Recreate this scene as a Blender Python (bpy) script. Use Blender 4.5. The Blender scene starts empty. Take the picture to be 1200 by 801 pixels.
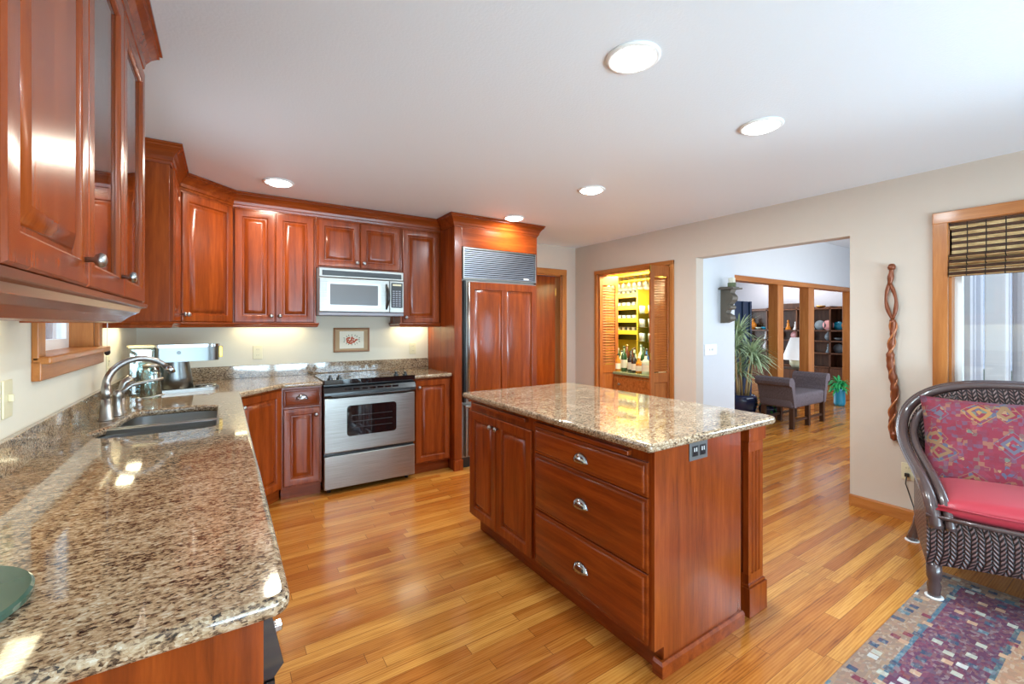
import bpy, bmesh, math, random
from mathutils import Vector, Matrix
random.seed(7)
PI = math.pi
S = bpy.context.scene
C = S.collection

# ---------------------------------------------------------------- camera
cd = bpy.data.cameras.new('camera'); cam = bpy.data.objects.new('camera', cd); C.objects.link(cam)
FPX = 515.1
cd.sensor_width = 36; cd.sensor_fit = 'HORIZONTAL'; cd.lens = 36*FPX/1200
cd.shift_y = -(400.5-381)/1200
cd.clip_start = 0.05
cam.location = (0, 0, 1.36)
cam.rotation_euler = (PI/2, 0, -math.radians(33.272))
S.camera = cam

# ---------------------------------------------------------------- world, exposure
S.view_settings.view_transform = 'Standard'
S.view_settings.look = 'None'
S.view_settings.gamma = 1
S.view_settings.exposure = 0.65
S.view_settings.use_curve_mapping = False
S.cycles.max_bounces = 8
S.cycles.diffuse_bounces = 4
S.cycles.glossy_bounces = 4
S.cycles.transmission_bounces = 6
S.cycles.transparent_max_bounces = 12
S.cycles.sample_clamp_indirect = 6
S.cycles.caustics_reflective = False
S.cycles.caustics_refractive = False
W = bpy.data.worlds.new('world'); S.world = W; W.use_nodes = True
nt = W.node_tree
bg = nt.nodes['Background']
bg.inputs['Color'].default_value = (0.62, 0.78, 1.0, 1)
bg.inputs['Strength'].default_value = 1.3

def area(name, loc, rot, sx, sy, power, col=(1, 1, 1), spread=None):
    l = bpy.data.lights.new(name, 'AREA'); l.shape = 'RECTANGLE'; l.size = sx; l.size_y = sy
    l.energy = power; l.color = col
    if spread: l.spread = spread
    o = bpy.data.objects.new(name, l); C.objects.link(o); o.location = loc; o.rotation_euler = rot
    return o
# daylight entering through the glazing behind the camera, the side windows and the living room windows; plus added fill lamps
DAY = (0.86, 0.93, 1.0)
DAY2 = (0.65, 0.89, 1.0)
area('daylight_garden_doors', (1.7, -3.0, 1.15), (PI/2, 0, 0), 4.0, 2.0, 150, DAY2)
area('ceiling_fill', (1.7, -3.3, 0.25), (math.radians(128), 0, 0), 4.0, 1.6, 300, DAY2)  # added lamp aimed up through the doors to brighten the ceiling
area('daylight_side_window', (4.6, -.35, 1.2), (0, math.radians(100), 0), 1.4, 1.1, 60, DAY2)
area('daylight_sink_window', (-0.85, 2.65, 1.65), (0, -PI/2, 0), 0.8, 0.9, 8, DAY)
area('daylight_living_windows', (6.8, 1.28, 1.35), (PI/2, 0, 0), 3.8, 1.6, 50, (0.84, 0.94, 1.0))
area('family_room_fill', (8.2, 8.4, 1.6), (-PI/2, 0, 0), 5.0, 2.0, 150, (0.82, 0.93, 1.0))  # added lamp behind an unseen opening, lights the family room

# ---------------------------------------------------------------- materials
def lin(c):
    return tuple(((v/255)/12.92 if v/255 <= .04045 else ((v/255+.055)/1.055)**2.4) for v in c) + (1,)
class NT:
    def __init__(s, name):
        s.m = bpy.data.materials.new(name); s.m.use_nodes = True
        s.t = s.m.node_tree; s.b = s.t.nodes['Principled BSDF']; s.out = s.t.nodes['Material Output']
    def n(s, typ, ins=None, **kw):
        x = s.t.nodes.new(typ)
        for k, v in kw.items(): setattr(x, k, v)
        for k, v in (ins or {}).items():
            if isinstance(v, bpy.types.NodeSocket): s.t.links.new(v, x.inputs[k])
            else: x.inputs[k].default_value = v
        return x
    def link(s, a, b): s.t.links.new(a, b)
    def set(s, **kw):
        for k, v in kw.items():
            k = k.replace('_', ' ')
            if k == 'Base': k = 'Base Color'
            if isinstance(v, bpy.types.NodeSocket): s.t.links.new(v, s.b.inputs[k])
            else: s.b.inputs[k].default_value = v
        return s
    def math(s, op, a, b=0.0, c=0.0):
        return s.n('ShaderNodeMath', {0: a, 1: b, 2: c}, operation=op).outputs[0]
    def mix(s, f, a, b, bt='MIX'):
        x = s.n('ShaderNodeMix', data_type='RGBA', blend_type=bt)
        for i, v in ((0, f), (6, a), (7, b)):
            if isinstance(v, bpy.types.NodeSocket): s.t.links.new(v, x.inputs[i])
            else: x.inputs[i].default_value = v
        return x.outputs[2]
    def ramp(s, f, stops, interp='LINEAR'):
        r = s.n('ShaderNodeValToRGB', {0: f}); e = r.color_ramp; e.interpolation = interp
        while len(e.elements) > 1: e.elements.remove(e.elements[-1])
        e.elements[0].position = stops[0][0]; e.elements[0].color = stops[0][1]
        for p, c in stops[1:]:
            q = e.elements.new(p); q.color = c
        return r.outputs[0]
    def coord(s, scale=(1, 1, 1), rot=(0, 0, 0), loc=(0, 0, 0), kind='Object'):
        t = s.n('ShaderNodeTexCoord')
        return s.n('ShaderNodeMapping', {0: t.outputs[kind], 'Scale': scale, 'Rotation': rot, 'Location': loc}).outputs[0]
    def noise(s, v, scale=5, detail=4, rough=.5, dist=0, out=0):
        return s.n('ShaderNodeTexNoise', {'Vector': v, 'Scale': scale, 'Detail': detail, 'Roughness': rough, 'Distortion': dist}).outputs[out]
    def bump(s, h, strength=.2, dist=.01):
        b = s.n('ShaderNodeBump', {'Height': h, 'Strength': strength, 'Distance': dist})
        s.link(b.outputs[0], s.b.inputs['Normal'])
M = {}
def plain(name, c, rough=.5, metal=0, coat=0, **kw):
    x = NT(name).set(Base=lin(c), Roughness=rough, Metallic=metal, Coat_Weight=coat, **kw)
    # slight surface variation
    v = x.coord()
    n = x.noise(v, 14, 3)
    x.set(Base=x.mix(x.math('MULTIPLY', n, .12), lin(c), tuple(k*.72 for k in lin(c)[:3])+(1,)))
    M[name] = x.m; return x.m
def wood(name, dark, mid, light, grain=(14, 14, 1.1), rough=.25, coat=.14, spec=.3):
    x = NT(name)
    v = x.coord(grain)
    oi = x.n('ShaderNodeObjectInfo')
    v2 = x.n('ShaderNodeVectorMath', {0: v, 1: x.n('ShaderNodeCombineXYZ', {0: x.math('MULTIPLY', oi.outputs['Random'], 37.), 1: 0.0, 2: x.math('MULTIPLY', oi.outputs['Random'], 17.)}).outputs[0]}, operation='ADD').outputs[0]
    n1 = x.noise(v2, 1.3, 6, .6, .6)
    n2 = x.noise(v2, 9, 5, .7, .2)
    f = x.math('ADD', x.math('MULTIPLY', n1, .72), x.math('MULTIPLY', n2, .28))
    col = x.ramp(f, [(.30, lin(dark)), (.5, lin(mid)), (.72, lin(light))])
    x.set(Base=col, Roughness=rough, Coat_Weight=coat, Coat_Roughness=.12, Specular_IOR_Level=spec)
    x.bump(n2, .05, .002)
    M[name] = x.m; return x.m
CH = ((92, 36, 11), (130, 55, 16), (156, 73, 24))
wood('cherry', *CH)
wood('cherry_horizontal', *CH, grain=(1.1, 14, 14))
wood('cherry_horizontal_y', *CH, grain=(14, 1.1, 14))
wood('cherry_sheen', *CH, rough=.2, coat=.45, spec=.5)
wood('orange_wood', (150, 84, 36), (176, 108, 52), (198, 130, 70), rough=.35, coat=.15)
wood('orange_wood_horizontal', (150, 84, 36), (176, 108, 52), (198, 130, 70), grain=(1.1, 14, 14), rough=.35, coat=.15)
wood('orange_wood_horizontal_y', (150, 84, 36), (176, 108, 52), (198, 130, 70), grain=(14, 1.1, 14), rough=.35, coat=.15)
wood('louver_wood', (128, 66, 28), (160, 90, 42), (184, 112, 56), rough=.35, coat=.15)
wood('walnut', (42, 24, 16), (62, 38, 25), (84, 54, 36), rough=.35, coat=.1)
wood('bookcase_wood', (64, 38, 24), (92, 58, 38), (120, 80, 54), rough=.4, coat=.1)
wood('oak_burl', (120, 62, 24), (176, 108, 52), (200, 132, 72), grain=(30, 30, 22), rough=.35)
plain('wall_beige', (206, 191, 176), .85)
plain('wall_cream', (226, 218, 200), .85)
plain('wall_white', (216, 219, 224), .85)
x = NT('ceiling_paint'); x.set(Base=lin((233, 240, 247)), Roughness=.55)
x.bump(x.noise(x.coord(), 90, 3), .25, .004); M['ceiling_paint'] = x.m
plain('siding', (150, 164, 196), .7)  # pale boards with the blue of shade put into the colour
plain('white_paint', (238, 238, 236), .4)
plain('ivory_plastic', (222, 212, 178), .4)
plain('white_plastic', (230, 230, 230), .35)
plain('black_plastic', (20, 20, 22), .3, coat=.3)
plain('black_glass', (14, 15, 18), .05, coat=1)
plain('chrome', (172, 174, 176), .16, 1)
plain('satin_nickel', (172, 169, 166), .32, 1)
plain('dark_toe', (48, 22, 14), .5)
plain('green_marble', (58, 84, 70), .15)
plain('candle_wax', (232, 226, 205), .5)
plain('antique_bronze', (96, 88, 76), .55, .2)
plain('brass', (196, 156, 82), .3, 1)
plain('copper_brown', (128, 66, 36), .35, .25)
plain('pink_satin', (178, 44, 58), .36, Sheen_Weight=.2)
plain('pot_blue', (34, 44, 82), .2, coat=.5)
plain('vase_teal', (20, 140, 175), .2, coat=.5)
plain('leaf_green', (52, 128, 62), .5)
plain('leaf_pale', (176, 196, 156), .5)
plain('leaf_bright', (46, 170, 96), .45)
plain('cane', (176, 150, 104), .6)
plain('lamp_shade', (236, 234, 224), .8)
plain('lamp_base', (216, 214, 180), .3)
plain('dark_blue_reflection', (44, 62, 92), .5)
plain('grey_paint', (150, 152, 162), .8); plain('outlet_grey', (92, 90, 88), .4)
plain('light_wood_picture', (156, 110, 72), .4)
plain('mat_paper', (240, 232, 212), .8)
plain('mat_tan', (190, 158, 120), .8)
plain('bottle_green', (34, 74, 34), .1, coat=.6)
plain('bottle_brown', (96, 42, 18), .1, coat=.6)
plain('bottle_clear', (196, 206, 190), .1, coat=.6)
plain('bottle_blue', (60, 110, 170), .1, coat=.6)
plain('bottle_dark', (26, 18, 16), .1, coat=.6)
plain('bottle_amber', (196, 120, 32), .1, coat=.6)
plain('label_paper', (230, 224, 206), .6)
plain('gap_shade', (44, 40, 22), .3); plain('pale_green_stone', (138, 146, 112), .2)
plain('gold_lit_wood', (196, 168, 48), .5)  # wood with the bar's warm light put into its colour
plain('porcelain', (225, 226, 228), .2)
plain('rose_glaze', (214, 150, 150), .3)
plain('ornament_grey', (120, 132, 140), .4)
plain('floral_red', (190, 84, 52), .8)
plain('floral_green', (110, 116, 84), .8)
plain('tv_screen', (120, 160, 190), .2)
# brushed steel
x = NT('steel'); v = x.coord((2, 2, 160)); n = x.noise(v, 2, 3)
x.set(Base=x.ramp(n, [(.3, lin((146, 143, 138))), (.7, lin((172, 169, 164)))]), Metallic=1.0, Roughness=.33, Anisotropic=.6); M['steel'] = x.m
x = NT('steel_sink'); x.set(Base=lin((160, 160, 160)), Metallic=1.0, Roughness=.3); M['steel_sink'] = x.m
x = NT('coffee_steel'); x.set(Base=lin((112, 114, 114)), Metallic=1.0, Roughness=.3); M['coffee_steel'] = x.m
# grille: horizontal louvres in the metal
x = NT('steel_grille'); x.set(Base=lin((170, 176, 188)), Metallic=1.0, Roughness=.42); M['steel_grille'] = x.m
# thin glass
def glass(name, col=(1, 1, 1, 1), refl=.04, catch_light=0):
    x = NT(name)
    tr = x.n('ShaderNodeBsdfTransparent', {0: col}); gl = x.n('ShaderNodeBsdfGlossy', {0: (1, 1, 1, 1), 1: .02})
    fr = x.n('ShaderNodeLayerWeight', {0: .25})
    f = x.math('MINIMUM', x.math('ADD', x.math('MULTIPLY', fr.outputs['Fresnel'], 1.0), refl), .9)
    mx = x.n('ShaderNodeMixShader', {0: f, 1: tr.outputs[0], 2: gl.outputs[0]})
    last = mx.outputs[0]
    if catch_light:   # white diffuse mixed in so the glasses look brightly lit
        df = x.n('ShaderNodeBsdfDiffuse', {0: (.9, .92, .88, 1)})
        last = x.n('ShaderNodeMixShader', {0: catch_light, 1: last, 2: df.outputs[0]}).outputs[0]
    x.link(last, x.out.inputs[0]); M[name] = x.m
glass('window_glass', (.95, .97, 1, 1))
glass('cabinet_glass', (.86, .86, .86, 1), .08)
glass('drinking_glass', (.88, .9, .86, 1), .22, catch_light=.3)
glass('carafe_glass', (.75, .85, .85, 1), .15)
def emit(name, col, s):
    x = NT(name); x.set(Base=(.9, .9, .9, 1), Emission_Color=col, Emission_Strength=s); M[name] = x.m
emit('lamp_lens', (.92, .97, 1, 1), 12)
emit('warm_strip', (1, .88, .5, 1), 1.8)
emit('shade_glow', (1, .95, .85, 1), .12); emit('bar_glow', (1, .95, .6, 1), 4)
# granite
x = NT('granite')
v = x.coord((62, 124, 124))
n1 = x.noise(v, 1.0, 6, .72, .5)
n2 = x.noise(x.coord((9, 16, 16)), 1, 3)
vo = x.n('ShaderNodeTexVoronoi', {'Vector': x.coord((150, 230, 230)), 'Scale': 1.0}); 
f = x.math('ADD', x.math('ADD', x.math('MULTIPLY', n1, .78), x.math('MULTIPLY', n2, .2)), x.math('MULTIPLY', x.math('SUBTRACT', x.n('ShaderNodeSeparateColor', {0: vo.outputs['Color']}).outputs[0], .5), .2))
col = x.ramp(f, [(.34, lin((36, 32, 30))), (.41, lin((98, 78, 62))), (.46, lin((142, 116, 90))), (.53, lin((168, 142, 112))), (.60, lin((182, 162, 136))), (.70, lin((200, 190, 174)))])
x.set(Base=col, Roughness=.07, Specular_IOR_Level=.6, Coat_Weight=.3, Coat_Roughness=.03); M['granite'] = x.m
# strip oak floor, boards run along X
x = NT('oak_floor')
tc = x.n('ShaderNodeTexCoord'); sp = x.n('ShaderNodeSeparateXYZ', {0: tc.outputs['Object']})
PW, PL = .062, .95
ry = x.math('DIVIDE', sp.outputs[1], PW); row = x.math('FLOOR', ry)
wn = x.n('ShaderNodeTexWhiteNoise', {'W': row}, noise_dimensions='1D').outputs['Value']
px = x.math('ADD', x.math('DIVIDE', sp.outputs[0], PL), x.math('MULTIPLY', wn, 7.3)); bi = x.math('FLOOR', px)
cv = x.n('ShaderNodeCombineXYZ', {0: bi, 1: row, 2: 0.0}).outputs[0]
wc = x.n('ShaderNodeTexWhiteNoise', {'Vector': cv}, noise_dimensions='3D')
rnd = wc.outputs['Value']
gv = x.n('ShaderNodeCombineXYZ', {0: x.math('ADD', x.math('MULTIPLY', sp.outputs[0], 1.6), x.math('MULTIPLY', rnd, 50.)), 1: x.math('MULTIPLY', sp.outputs[1], 26.), 2: x.math('MULTIPLY', rnd, 20.)}).outputs[0]
g1 = x.noise(gv, 1.0, 6, .62, 1.2); g2 = x.noise(gv, 5, 4, .7)
wv = x.n('ShaderNodeTexWave', {'Vector': gv, 'Scale': 1.1, 'Distortion': 9.0, 'Detail': 3.0, 'Detail Scale': .8}, bands_direction='Y').outputs['Fac']
f = x.math('ADD', x.math('ADD', x.math('MULTIPLY', g1, .5), x.math('MULTIPLY', wv, .09)), x.math('MULTIPLY', g2, .2))
base = x.ramp(f, [(.24, lin((140, 84, 36))), (.34, lin((188, 130, 62))), (.44, lin((208, 152, 80))), (.60, lin((226, 178, 106)))])
tone = x.ramp(rnd, [(0, lin((196, 150, 116))), (.10, lin((216, 178, 142))), (.5, lin((234, 208, 176))), (1, lin((255, 244, 222)))])
col = x.mix(1.0, base, tone, 'MULTIPLY')
fy = x.math('FRACT', ry); fx = x.math('FRACT', px)
e1 = x.math('LESS_THAN', x.math('MINIMUM', fy, x.math('SUBTRACT', 1.0, fy)), .014)
e2 = x.math('LESS_THAN', x.math('MINIMUM', fx, x.math('SUBTRACT', 1.0, fx)), .0012)
e = x.math('MAXIMUM', e1, e2)
col = x.mix(x.math('MULTIPLY', e, .8), col, lin((84, 46, 20)))
x.set(Base=col, Roughness=x.math('ADD', .15, x.math('MULTIPLY', g2, .14)), Coat_Weight=.25, Coat_Roughness=.14)
x.bump(x.math('SUBTRACT', 1.0, e), .15, .001); M['oak_floor'] = x.m
# braided wicker (herringbone), uses local X / Z and Y
x = NT('wicker')
tc = x.n('ShaderNodeTexCoord'); sp = x.n('ShaderNodeSeparateXYZ', {0: tc.outputs['Object']})
uu = x.math('MULTIPLY', x.math('ADD', sp.outputs[0], sp.outputs[1]), 24.)
zig = x.math('ABSOLUTE', x.math('SUBTRACT', x.math('FRACT', uu), .5))
vv = x.math('FRACT', x.math('ADD', x.math('MULTIPLY', sp.outputs[2], 46.), x.math('MULTIPLY', zig, 2.4)))
h = x.math('MULTIPLY', x.math('SINE', x.math('MULTIPLY', vv, PI)), x.math('MINIMUM', x.math('MULTIPLY', x.math('MINIMUM', zig, x.math('SUBTRACT', .5, zig)), 9.), 1.0))
x.set(Base=x.ramp(h, [(.15, lin((26, 16, 18))), (.6, lin((74, 52, 52))), (1, lin((128, 98, 94)))]), Roughness=.4, Coat_Weight=.25)
x.bump(h, .9, .008); M['wicker'] = x.m
plain('rattan_pole', (78, 60, 58), .25, coat=.5)
# woven upholstery of the bench
x = NT('tweed'); n = x.noise(x.coord((1, 1, 1)), 150, 3)
x.set(Base=x.ramp(n, [(.35, lin((64, 54, 58))), (.65, lin((112, 100, 106)))]), Roughness=.9); x.bump(n, .3, .004); M['tweed'] = x.m
# kilim cushion
x = NT('kilim')
v = x.coord((1, 1, 1))
vo = x.n('ShaderNodeTexVoronoi', {'Vector': v, 'Scale': 7.5, 'Randomness': .6}, distance='MANHATTAN')
ring = x.math('FRACT', x.math('MULTIPLY', vo.outputs['Distance'], 3.4))
rc = x.n('ShaderNodeSeparateColor', {0: vo.outputs['Color']})
c1 = x.ramp(rc.outputs[0], [(0, lin((120, 44, 58))), (.3, lin((134, 100, 70))), (.5, lin((96, 90, 104))), (.7, lin((160, 112, 62))), (.85, lin((84, 94, 88)))], 'CONSTANT')
c2 = x.ramp(rc.outputs[1], [(0, lin((128, 40, 56))), (.5, lin((118, 36, 50))), (.8, lin((140, 58, 72)))], 'CONSTANT')
vo2 = x.n('ShaderNodeTexVoronoi', {'Vector': v, 'Scale': 52.0, 'Randomness': .6}, distance='CHEBYCHEV')
r2 = x.n('ShaderNodeSeparateColor', {0: vo2.outputs['Color']})
c3 = x.ramp(r2.outputs[0], [(0, lin((126, 38, 54))), (.35, lin((112, 56, 74))), (.52, lin((150, 116, 84))), (.64, lin((84, 84, 104))), (.78, lin((98, 104, 92))), (.88, lin((134, 46, 62)))], 'CONSTANT')
inside = x.math('LESS_THAN', vo.outputs['Distance'], .62)
col = x.mix(x.math('GREATER_THAN', ring, .5), c1, c3)
col = x.mix(inside, x.mix(.5, c3, c2), col)
x.set(Base=col, Roughness=.85); x.bump(x.noise(v, 240, 2), .2, .002); M['kilim'] = x.m
# patterned rug: bands by distance from its long edge (local y) with geometric motifs
x = NT('rug_pattern')
tc = x.n('ShaderNodeTexCoord'); sp = x.n('ShaderNodeSeparateXYZ', {0: tc.outputs['Object']})
d = x.math('MINIMUM', x.math('MULTIPLY', sp.outputs[1], -1.0), x.math('MULTIPLY', sp.outputs[0], -1.0))
band = x.ramp(d, [(0, lin((150, 122, 100))), (.10, lin((66, 104, 122))), (.115, lin((104, 52, 76))), (.20, lin((92, 44, 66))), (.335, lin((70, 92, 96))), (.35, lin((168, 128, 96))), (.46, lin((60, 108, 112))), (.475, lin((128, 120, 134))), (.62, lin((120, 62, 66))), (.85, lin((84, 52, 70)))], 'CONSTANT')
v = x.n('ShaderNodeMapping', {0: tc.outputs['Object'], 'Scale': (1.0, 1.0, 1.0)}).outputs[0]
vo = x.n('ShaderNodeTexVoronoi', {'Vector': v, 'Scale': 17.0, 'Randomness': .6}, distance='CHEBYCHEV')
rc = x.n('ShaderNodeSeparateColor', {0: vo.outputs['Color']})
mot = x.ramp(rc.outputs[0], [(0, lin((52, 70, 92))), (.25, lin((188, 150, 118))), (.4, lin((176, 176, 160))), (.6, lin((120, 46, 58))), (.75, lin((84, 112, 122))), (.9, lin((198, 196, 190)))], 'CONSTANT')
m1 = x.math('LESS_THAN', vo.outputs['Distance'], .27)
vo2 = x.n('ShaderNodeTexVoronoi', {'Vector': x.n('ShaderNodeMapping', {0: v, 'Scale': (55, 100, 55)}).outputs[0], 'Scale': 1.0, 'Randomness': .9}, distance='CHEBYCHEV')
r2 = x.n('ShaderNodeSeparateColor', {0: vo2.outputs['Color']})
fine = x.ramp(r2.outputs[1], [(0, lin((60, 50, 80))), (.3, lin((130, 74, 86))), (.5, lin((150, 120, 100))), (.7, lin((96, 110, 122))), (.85, lin((182, 176, 168)))], 'CONSTANT')
col = x.mix(m1, band, mot); col = x.mix(.24, col, fine)
x.set(Base=col, Roughness=.95); x.bump(x.noise(v, 300, 2), .5, .004); M['rug_pattern'] = x.m
# woven bamboo blind: horizontal reeds in dark and straw tones
x = NT('bamboo')
tc = x.n('ShaderNodeTexCoord'); sp = x.n('ShaderNodeSeparateXYZ', {0: tc.outputs['Object']})
zi = x.math('MULTIPLY', sp.outputs[2], 100.0); fl = x.math('FLOOR', zi)
per = x.math('FRACT', x.math('MULTIPLY', fl, .25))
wn = x.n('ShaderNodeTexWhiteNoise', {'W': fl}, noise_dimensions='1D').outputs['Value']
var = x.noise(x.n('ShaderNodeCombineXYZ', {0: x.math('MULTIPLY', sp.outputs[1], 9.0), 1: fl, 2: 0.0}).outputs[0], 1, 3)
dk = x.ramp(var, [(.35, lin((56, 38, 30))), (.65, lin((104, 74, 54)))]); st = x.ramp(var, [(.35, lin((170, 134, 84))), (.65, lin((230, 200, 146)))])
col = x.mix(x.math('LESS_THAN', per, .3), dk, st)
th = x.math('LESS_THAN', x.math('FRACT', x.math('MULTIPLY', sp.outputs[1], 12.0)), .07)
col = x.mix(th, col, lin((48, 36, 30)))
hh = x.math('SINE', x.math('MULTIPLY', x.math('FRACT', zi), PI))
x.set(Base=col, Roughness=.6); x.bump(hh, .7, .006); M['bamboo'] = x.m

# ---------------------------------------------------------------- mesh helpers
class MB:
    def __init__(s): s.v = []; s.f = []
    def add(s, vs, fs):
        k = len(s.v); s.v += [tuple(p) for p in vs]; s.f += [tuple(i+k for i in f) for f in fs]; return s
    def box(s, x0, x1, y0, y1, z0, z1, b=0):
        if x1 < x0: x0, x1 = x1, x0
        if y1 < y0: y0, y1 = y1, y0
        if z1 < z0: z0, z1 = z1, z0
        b = min(b, (x1-x0)/2.01, (y1-y0)/2.01, (z1-z0)/2.01)
        if b <= 0:
            return s.add([(x0, y0, z0), (x1, y0, z0), (x1, y1, z0), (x0, y1, z0), (x0, y0, z1), (x1, y0, z1), (x1, y1, z1), (x0, y1, z1)],
                         [(0, 3, 2, 1), (4, 5, 6, 7), (0, 1, 5, 4), (1, 2, 6, 5), (2, 3, 7, 6), (3, 0, 4, 7)])
        bm = bmesh.new(); bmesh.ops.create_cube(bm, size=1)
        for v in bm.verts: v.co = Vector((x0+(v.co.x+.5)*(x1-x0), y0+(v.co.y+.5)*(y1-y0), z0+(v.co.z+.5)*(z1-z0)))
        bmesh.ops.bevel(bm, geom=bm.edges[:], offset=b, segments=2, profile=.5, affect='EDGES')
        bm.verts.index_update()
        s.add([v.co[:] for v in bm.verts], [[v.index for v in f.verts] for f in bm.faces]); bm.free(); return s
    def prism(s, pts, z0, z1):
        n = len(pts)
        s.add([(p[0], p[1], z0) for p in pts]+[(p[0], p[1], z1) for p in pts],
              [tuple(reversed(range(n))), tuple(range(n, 2*n))]+[(i, (i+1) % n, n+(i+1) % n, n+i) for i in range(n)]); return s
    def extr(s, pts, axis, a0, a1):
        # pts 2D in the plane normal to axis; axis 'x': (y,z); 'y': (x,z)
        def m(p, a): return (a, p[0], p[1]) if axis == 'x' else ((p[0], a, p[1]) if axis == 'y' else (p[0], p[1], a))
        n = len(pts)
        s.add([m(p, a0) for p in pts]+[m(p, a1) for p in pts],
              [tuple(range(n)), tuple(reversed(range(n, 2*n)))]+[(i, n+i, n+(i+1) % n, (i+1) % n) for i in range(n)]); return s
    def loft(s, rings, cap0=True, cap1=True, closed=True):
        n = len(rings[0]); k = len(s.v)
        for r in rings: s.v += [tuple(p) for p in r]
        for a in range(len(rings)-1):
            for i in range(n if closed else n-1):
                j = (i+1) % n
                s.f.append((k+a*n+i, k+a*n+j, k+(a+1)*n+j, k+(a+1)*n+i))
        if cap0: s.f.append(tuple(k+i for i in reversed(range(n))))
        if cap1: s.f.append(tuple(k+(len(rings)-1)*n+i for i in range(n)))
        return s
    def lathe(s, prof, c=(0, 0, 0), axis='z', n=24, cap=True):
        # prof: (radius, along)
        rings = []
        for r, a in prof:
            ring = []
            for i in range(n):
                t = 2*PI*i/n; p = r*math.cos(t); q = r*math.sin(t)
                if axis == 'z': w = (p, q, a)
                elif axis == 'y': w = (p, a, -q)
                else: w = (a, p, q)
                ring.append((c[0]+w[0], c[1]+w[1], c[2]+w[2]))
            rings.append(ring)
        return s.loft(rings, cap, cap)
    def tube(s, pts, r, n=10, caps=True):
        P = [Vector(p) for p in pts]; rr = r if isinstance(r, (list, tuple)) else [r]*len(P)
        rings = []; T0 = None; N = None
        for i, p in enumerate(P):
            t = (P[min(i+1, len(P)-1)]-P[max(i-1, 0)])
            if t.length < 1e-9: t = Vector((0, 0, 1))
            t.normalize()
            if N is None:
                N = t.orthogonal().normalized()
            else:
                N = (N-t*N.dot(t)); N = N.normalized() if N.length > 1e-6 else t.orthogonal().normalized()
            B = t.cross(N)
            rings.append([tuple(p+(N*math.cos(2*PI*k/n)+B*math.sin(2*PI*k/n))*rr[i]) for k in range(n)])
        return s.loft(rings, caps, caps)
    def rect_rings(s, x0, x1, z0, z1, prof, hole=False, c0=True):
        # profile of (inset, y); front faces -y
        rings = [[(x0+a, y, z0+a), (x1-a, y, z0+a), (x1-a, y, z1-a), (x0+a, y, z1-a)] for a, y in prof]
        s.loft(rings, c0, not hole); return s
    def sweep(s, path, prof, closed=False, outl=1):
        # path: 2D points; prof: (out, z) closed polygon; out is to the right-hand side of travel * outl
        P = [Vector(p) for p in path]; rings = []
        for i, p in enumerate(P):
            d0 = (P[i]-P[i-1]).normalized() if i > 0 else (P[1]-P[0]).normalized()
            d1 = (P[i+1]-P[i]).normalized() if i < len(P)-1 else d0
            n0 = Vector((d0.y, -d0.x))*outl; n1 = Vector((d1.y, -d1.x))*outl
            m = (n0+n1); m = m/ max(m.dot(n0), .2) if m.length > 1e-6 else n0
            rings.append([(p.x+m.x*o, p.y+m.y*o, z) for o, z in prof])
        return s.loft(rings, True, True)
    def build(s, name, mat, parent=None, smooth=False, loc=None, sub=0, fix=True, auto=None):
        me = bpy.data.meshes.new(name); me.from_pydata(s.v, [], s.f); me.validate()
        if fix:
            bm = bmesh.new(); bm.from_mesh(me); bmesh.ops.recalc_face_normals(bm, faces=bm.faces); bm.to_mesh(me); bm.free()
        o = bpy.data.objects.new(name, me); C.objects.link(o)
        me.materials.append(M[mat] if isinstance(mat, str) else mat)
        if smooth or auto:
            for p in me.polygons: p.use_smooth = True
            if auto: me.set_sharp_from_angle(angle=math.radians(auto))
        if parent: o.parent = parent
        if loc: o.location = loc
        if sub:
            m = o.modifiers.new('sub', 'SUBSURF'); m.levels = sub; m.render_levels = sub
        return o
def slab(name, outline, holes, z, thick, mat, parent=None, b=.013):
    """flat slab with rounded edges and optional holes; top at z"""
    cu = bpy.data.curves.new(name, 'CURVE'); cu.dimensions = '2D'; cu.fill_mode = 'BOTH'
    cu.bevel_depth = b; cu.bevel_resolution = 3; cu.extrude = thick/2-b; cu.offset = -b
    for pl in [outline]+holes:
        sp_ = cu.splines.new('POLY'); sp_.points.add(len(pl)-1); sp_.use_cyclic_u = True
        for i, p in enumerate(pl): sp_.points[i].co = (p[0], p[1], 0, 1)
    t = bpy.data.objects.new('tmp_'+name, cu); C.objects.link(t)
    dg = bpy.context.evaluated_depsgraph_get(); dg.update()
    me = bpy.data.meshes.new_from_object(t.evaluated_get(dg)); bpy.data.objects.remove(t)
    me.transform(Matrix.Translation((0, 0, z-thick/2)))
    me.materials.clear(); me.materials.append(M[mat]); me.name = name
    o = bpy.data.objects.new(name, me); C.objects.link(o)
    for p in me.polygons: p.use_smooth = True
    me.set_sharp_from_angle(angle=math.radians(35))
    if parent: o.parent = parent
    return o
def rounded(pts, radii, n=6):
    out = []; N = len(pts)
    for i in range(N):
        p = Vector(pts[i]); a = Vector(pts[i-1]); b = Vector(pts[(i+1) % N]); r = radii[i] if isinstance(radii, (list, tuple)) else radii
        if r <= 0: out.append(tuple(p)); continue
        u = (a-p).normalized(); w = (b-p).normalized(); ang = u.angle(w); d = min(r/math.tan(ang/2), (a-p).length*.49, (b-p).length*.49)
        p0 = p+u*d; p2 = p+w*d
        for k in range(n+1):
            t = k/n; out.append(tuple(p0*(1-t)**2+p*2*t*(1-t)+p2*t*t))
    return out
def thing(name, label, cat, loc=(0, 0, 0), rz=0, group=None):
    o = bpy.data.objects.new(name, None); C.objects.link(o); o.location = loc; o.rotation_euler = (0, 0, rz)
    o.empty_display_size = .05
    o['label'] = label; o['category'] = cat
    if group: o['group'] = group
    return o
def tag(o, label, cat, group=None):
    o['label'] = label; o['category'] = cat
    if group: o['group'] = group
    return o
def struct(o): o['kind'] = 'structure'; return o
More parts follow.
